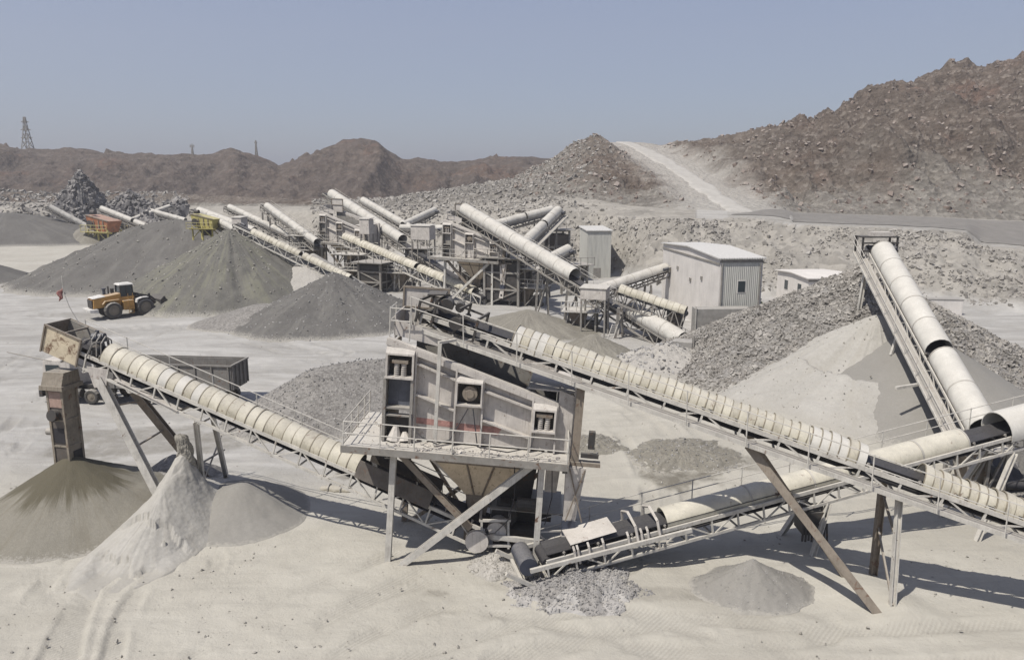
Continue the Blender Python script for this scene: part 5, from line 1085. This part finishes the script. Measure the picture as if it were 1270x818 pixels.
# scrub bush by the sheet-clad house
o=root('bush','small dusty green bush between the sheet-clad house and the hut','bush',(27.2,84,hz(27.2,84)))
g=np.random.default_rng(91); n=1500; d=g.normal(size=(n,3)); d/=np.linalg.norm(d,axis=1,keepdims=True); c=d*(g.random(n)**.4)[:,None]*np.array([1.0,1.0,1.5])+np.array([0,0,1.6]); c[:,0]+=.5*np.sin(c[:,2]*2)
q=g.normal(size=(n,2,3))*.11; v=np.stack([c-q[:,0],c+q[:,1],c+q[:,0],c-q[:,1]],1).reshape(-1,3); fm_=paint('dusty_leaves',(.085,.11,.06),dust=.25,var=.5,bump=0)
np_mesh('foliage',v,np.arange(4*n).reshape(-1,4),fm_,o); mb=MB()
for i in range(5): mb.tube((0,0,-.1),(.5*math.cos(i*1.3),.5*math.sin(i*1.3),1.9),.06,.02,n=5)
mb.build('stem',M['brownsteel'],o,local=True)
# ------------------------------------------------------------------ wheel loader
def wheel(o,x,y,z,r,w,name='wheel',rimmat='rim'):
    s=1 if y>0 else -1
    t=MB(); n=28; prof=[(-w/2,r*.62),(-w/2,r*.88),(-w*.40,r*.98),(-w*.2,r),(w*.2,r),(w*.40,r*.98),(w/2,r*.88),(w/2,r*.62)]
    vs=[]
    for i in range(n):
        a=2*math.pi*i/n
        for k,(yy,rr) in enumerate(prof):
            rr2=rr*(1-.035*((i%2) if 2<=k<=5 else 0)); vs.append((x+rr2*math.cos(a),y+yy,z+rr2*math.sin(a)))
    m=len(prof); t.add(vs,[(i*m+k,i*m+k+1,((i+1)%n)*m+k+1,((i+1)%n)*m+k) for i in range(n) for k in range(m-1)])
    wo=t.build(name,M['tyre'],o,local=True)
    rm=MB(); rm.tube((x,y-w*.38,z),(x,y+w*.38,z),r*.63,n=20); rm.tube((x,y+s*w*.38,z),(x,y+s*w*.47,z),r*.3,n=14); rm.tube((x,y+s*w*.47,z),(x,y+s*w*.53,z),r*.16,n=10)
    rm.build('rim',M[rimmat],wo,local=True); return wo
lg=gp(157,391); ld=root('wheel_loader','dusty yellow wheel loader digging into the tallest dark cone','loader',(lg.x,lg.y,hz(lg.x,lg.y)+.02),(0,0,rad(46)))
L_=lambda nm,mat,mb,**k: mb.build(nm,M[mat],ld,local=True,**k)
for x in (-1.75,1.75):
    for y in (-1.1,1.1): wheel(ld,x,y,.93,.95,.75)
L_('rear_hood','yellow',MB().hexa([(-3.7,-.85,1.25),(-.7,-.85,1.35),(-.7,.85,1.35),(-3.7,.85,1.25)],[(-3.6,-.8,2.35),(-.7,-.85,2.75),(-.7,.85,2.75),(-3.6,.8,2.35)]),bevel=.06)
L_('hood_lid','cabroof',MB().hexa([(-3.68,-.86,2.36),(-2.4,-.88,2.50),(-2.4,.88,2.50),(-3.68,.86,2.36)],[(-3.6,-.75,2.44),(-2.4,-.8,2.60),(-2.4,.8,2.60),(-3.6,.75,2.44)]))
L_('grille','dark',MB().box(-3.78,-3.702,-.72,.72,1.3,2.2))
L_('counterweight','cabroof',MB().hexa([(-4.15,-1.15,.85),(-3.3,-1.25,.75),(-3.3,1.25,.75),(-4.15,1.15,.85)],[(-4.2,-1.2,1.22),(-3.3,-1.3,1.22),(-3.3,1.3,1.22),(-4.2,1.2,1.22)]),bevel=.05)
for y in (-.95,.95): L_('rear_fender','yellow',MB().poly([(-2.8,y-.3,1.7),(-2.5,y-.3,2.05),(-1.0,y-.3,2.1),(-.75,y-.3,1.9),(-1.0,y-.3,2.0),(-2.45,y-.3,1.95)],(0,.6,0)))
L_('chassis','dark',MB().box(-3.3,-.2,-.55,.55,.75,1.35).box(-.2,2.9,-.5,.5,.7,1.3))
L_('side_tank','yellow',MB().box(-.65,.55,-1.28,-.75,.85,1.9).box(-.65,.55,.75,1.28,.85,1.9),bevel=.04)
mb=MB()
for z in (.45,.75,1.05,1.35): mb.bar((-.1,-1.33,z),(.4,-1.33,z),.05)
for x in (-.1,.4): mb.bar((x,-1.33,.4),(x,-1.33,2.7),.045)
L_('ladder','yellow',mb)
L_('cab_base','yellow',MB().box(-.75,.75,-.78,.78,1.92,2.3))
mb=MB()
for x in (-.72,.0,.70):
    for y in (-.75,.75): mb.bar((x,y,2.3),(x*.92,y*.94,3.62),.09)
mb.bar((-.72,-.75,2.36),(.7,-.75,2.36),.09); mb.bar((-.72,.75,2.36),(.7,.75,2.36),.09); L_('cab_pillar','dark',mb)
L_('cab_window','glass',MB().hexa([(-.68,-.72,2.301),(.66,-.72,2.301),(.66,.72,2.301),(-.68,.72,2.301)],[(-.62,-.67,3.6),(.60,-.67,3.6),(.60,.67,3.6),(-.62,.67,3.6)]))
L_('cab_roof','cabroof',MB().hexa([(-.85,-.82,3.6),(.82,-.82,3.6),(.82,.82,3.6),(-.85,.82,3.6)],[(-.7,-.7,3.78),(.7,-.7,3.78),(.7,.7,3.78),(-.7,.7,3.78)]),bevel=.04)
L_('exhaust','dark',MB().tube((-1.6,.35,2.6),(-1.6,.35,3.5),.09,n=8)); L_('muffler','dark',MB().tube((-1.15,.5,2.7),(-1.15,.5,3.2),.2,n=10)); L_('air_cleaner','blue',MB().tube((-2.0,.55,2.55),(-2.0,.55,3.15),.17,n=10).tube((-2.0,.55,3.15),(-2.0,.55,3.3),.24,n=10))
for y in (-1.1,1.1): L_('front_fender','cabroof',MB().poly([(.75,y-.36,1.55),(.85,y-.36,1.95),(1.4,y-.36,2.12),(2.1,y-.36,2.1),(2.1,y-.36,2.02),(1.45,y-.36,2.03),(.95,y-.36,1.88),(.83,y-.36,1.5)],(0,.72,0)))
for y in (-.55,.55): L_('lift_arm','dark',MB().poly([(.9,y-.1,2.3),(1.5,y-.1,2.45),(3.0,y-.1,1.5),(3.6,y-.1,.8),(3.3,y-.1,.65),(2.7,y-.1,1.1),(1.3,y-.1,1.9)],(0,.2,0)))
L_('tilt_link','dark',MB().bar((1.0,0,2.5),(2.9,0,1.9),.2).bar((2.9,0,1.9),(3.5,0,1.3),.16).bar((2.7,0,2.3),(2.8,0,1.1),.2))
L_('bucket','dark',MB().poly([(3.35,-1.55,.55),(3.4,-1.55,1.6),(3.8,-1.55,2.0),(4.0,-1.55,1.95),(3.6,-1.55,1.5),(3.55,-1.55,.7),(3.8,-1.55,.35),(4.9,-1.55,.22),(4.9,-1.55,.16),(3.7,-1.55,.22)],(0,3.1,0)).poly([(3.4,-1.57,.5),(3.45,-1.57,1.6),(3.9,-1.57,1.95),(4.85,-1.57,.2),(3.7,-1.57,.25)],(0,.06,0)).poly([(3.4,1.51,.5),(3.45,1.51,1.6),(3.9,1.51,1.95),(4.85,1.51,.2),(3.7,1.51,.25)],(0,.06,0)))
for y in (-.6,.6): L_('rear_light','orange',MB().box(-3.72,-3.66,y-.1,y+.1,2.22,2.3))
# ------------------------------------------------------------------ parked dump trailer and tractor
tr=root('dump_truck','grey dump trailer and tractor parked behind the left stacker','truck',(-24.2,52.0,hz(-24.2,52)+.02),(0,0,rad(174)))
T_=lambda nm,mat,mb,**k: mb.build(nm,M[mat],tr,local=True,**k)
x0,x1,y0,y1,z0,z1=-5.3,4.4,-1.25,1.25,1.35,2.95
T_('box_floor','truckbox',MB().box(x0,x1,y0,y1,z0-.12,z0))
for y in (y0,y1-.07): T_('box_side','truckbox',MB().box(x0,x1,y,y+.07,z0+.002,z1))
T_('tailgate','truckbox',MB().box(x0-.075,x0-.003,y0,y1,z0,z1)); T_('headboard','truckbox',MB().box(x1+.003,x1+.075,y0,y1,z0,z1+.25))
mb=MB()
for i in range(9):
    x=x0+.1+i*(x1-x0-.2)/8
    for y in (y0-.09,y1+.004): mb.box(x-.05,x+.05,y,y+.086,z0-.1,z1)
for i in range(5): y=y0+.1+i*.575; mb.box(x0-.165,x0-.08,y-.05,y+.05,z0,z1)
for y in (y0-.1,y1-.02): mb.box(x0-.17,x1+.1,y,y+.12,z1+.003,z1+.1)
mb.box(x0-.17,x0-.04,y0+.021,y1-.021,z1+.003,z1+.1); T_('box_rib','truckbox',mb)
mb=MB(); mb.bar((x0+.5,0,1.05),(x1+2.5,0,1.05),.9,.3); T_('chassis','dark',mb)
for x in (-4.3,-3.05,-1.8):
    for y in (-1.0,1.0): wheel(tr,x,y,.52,.52,.42)
for x in (3.7,5.0,7.7):
    for y in (-1.0,1.0): wheel(tr,x,y,.52,.52,.36)
T_('cab','white2',MB().hexa([(6.3,-1.2,.95),(8.6,-1.2,.95),(8.6,1.2,.95),(6.3,1.2,.95)],[(6.3,-1.15,3.1),(8.3,-1.15,3.1),(8.3,1.15,3.1),(6.3,1.15,3.1)]),bevel=.08)
T_('windscreen','glass',MB().poly([(8.53,-1.0,1.95),(8.53,1.0,1.95),(8.38,1.0,2.85),(8.38,-1.0,2.85)],(.03,0,.0)))
for y in (-1.215,1.20): T_('side_window','glass',MB().box(7.1,8.1,y,y+.015,2.0,2.75))
T_('bumper','dark',MB().box(8.55,8.8,-1.22,1.22,.45,.9)); T_('fuel_tank','dark',MB().tube((5.7,-1.0,.75),(6.9,-1.0,.75),.32,n=12)); T_('fuel_tank','dark',MB().tube((5.7,1.0,.75),(6.9,1.0,.75),.32,n=12))
# ------------------------------------------------------------------ pylons on the skyline
def pylon(label,u,vtop,Y,h,w,arms,group=None):
    x=(u-635)/950*Y*1.02; t=at(u,vtop,Y); z=t.z-h; x=t.x
    o=root('lattice_pylon',label,'pylon',(x,Y,z)); mb=MB(); n=7
    def cor(k): f=k/n; ww=w*(1-f)**1.3+w*.10; return [(sx*ww/2,sy*ww/2,h*f) for sx,sy in ((-1,-1),(1,-1),(1,1),(-1,1))]
    for k in range(n):
        a,b=cor(k),cor(k+1)
        for i in range(4): mb.bar(a[i],b[i],.32); mb.bar(a[i],b[(i+1)%4],.2); mb.bar(a[(i+1)%4],b[i],.2)
    mb.build('lattice_tower',M['greysteel'],o,local=True); mb=MB()
    for f,l in arms:
        for sd in (-1,1): mb.bar((0,0,h*f),(sd*l,0,h*f+.2),.3); mb.bar((0,0,h*f+1.2),(sd*l,0,h*f+.2),.2)
    mb.build('cross_arm',M['greysteel'],o,local=True); return o
pylon('largest lattice pylon on the ridge at far left',30,145,440,30,7.5,[(.62,3.2),(.76,2.8),(.9,2.2)])
pylon('thin lattice mast on the ridge left of the sharp peak',317,174,430,16,2.2,[(.9,.8)])
pylon('short mast with a square panel on the ridge',238,180,430,9,1.6,[(.86,1.3),(.94,1.3)])
# ------------------------------------------------------------------ small things lying about
o=root('old_sack','rolled dusty sack lying on the sand under the stacker belt','sack',tuple(gp(417,607,.3)-V((0,0,.2))))
mb=MB(); n=12; k=9; vs=[]
for i in range(k):
    f=i/(k-1); rr=.26*(math.sin(math.pi*(f*.86+.07))**.35)
    for j in range(n): a=2*math.pi*j/n; vs.append((-.8+1.6*f,rr*math.cos(a)*(1+.15*math.sin(i*2+j)),.22+rr*math.sin(a)*.8))
mb.add(vs,[(i*n+j,i*n+(j+1)%n,(i+1)*n+(j+1)%n,(i+1)*n+j) for i in range(k-1) for j in range(n)]+[tuple(range(n-1,-1,-1)),tuple(range((k-1)*n,k*n))]); s_=mb.build('sack_body',M['sack'],o,local=True,smooth=True); o.rotation_euler=(0,0,rad(-10))
mb=MB()
for x in (-.35,.3): mb.tube((x-.03,0,.22),(x+.03,0,.22),.285,n=12).cut()
mb.each('sack_strap',M['greysteel'],o,local=True)
# ------------------------------------------------------------------ light, sky, camera
SD=V((-.76,-.65,0)).normalized(); EL=rad(60)
sundir=V((SD.x*math.cos(EL),SD.y*math.cos(EL),math.sin(EL)))
l=bpy.data.lights.new('sun','SUN'); l.energy=5.0; l.angle=rad(.6); l.color=(1,.955,.885)
so=bpy.data.objects.new('sun',l); COL.objects.link(so); so.rotation_euler=(-sundir).to_track_quat('-Z','Y').to_euler(); so.location=(0,0,80)
w=bpy.data.worlds.new('World'); sc.world=w; w.use_nodes=True; nt=w.node_tree; bg=nt.nodes['Background']
sky=nt.nodes.new('ShaderNodeTexSky'); sky.sky_type='NISHITA'; sky.sun_disc=False; sky.sun_elevation=EL; sky.sun_rotation=math.atan2(sundir.x,sundir.y)
sky.air_density=1.0; sky.dust_density=1.6; sky.ozone_density=2.0; sky.altitude=0
mx=nt.nodes.new('ShaderNodeMix'); mx.data_type='RGBA'; mx.inputs[0].default_value=.45; mx.inputs[7].default_value=(3.7,4.0,5.8,1)
nt.links.new(sky.outputs[0],mx.inputs[6]); nt.links.new(mx.outputs[2],bg.inputs[0]); bg.inputs[1].default_value=.092
cd=bpy.data.cameras.new('camera'); cam=bpy.data.objects.new('camera',cd); COL.objects.link(cam); sc.camera=cam
cd.sensor_width=36; cd.lens=36*F/1270; cd.clip_end=8000; cd.clip_start=.5
hzm=bpy.data.materials.new('dusty_air'); hzm.use_nodes=True; hn=hzm.node_tree; hn.nodes.clear()
ho=hn.nodes.new('ShaderNodeOutputMaterial'); pv=hn.nodes.new('ShaderNodeVolumePrincipled'); pv.inputs['Color'].default_value=(.80,.79,.80,1); pv.inputs['Density'].default_value=.00055; pv.inputs['Anisotropy'].default_value=.2
hn.links.new(pv.outputs[0],ho.inputs['Volume'])
hb=MB().box(-950,1100,-60,760,-8,150).build('haze',hzm); tag(hb,kind='stuff')
cam.location=(0,0,CH); cam.rotation_euler=(math.pi/2-TH,0,0)
sc.view_settings.view_transform='Standard'; sc.view_settings.look='None'; sc.view_settings.gamma=1; sc.view_settings.exposure=.17
sc.view_settings.use_curve_mapping=False
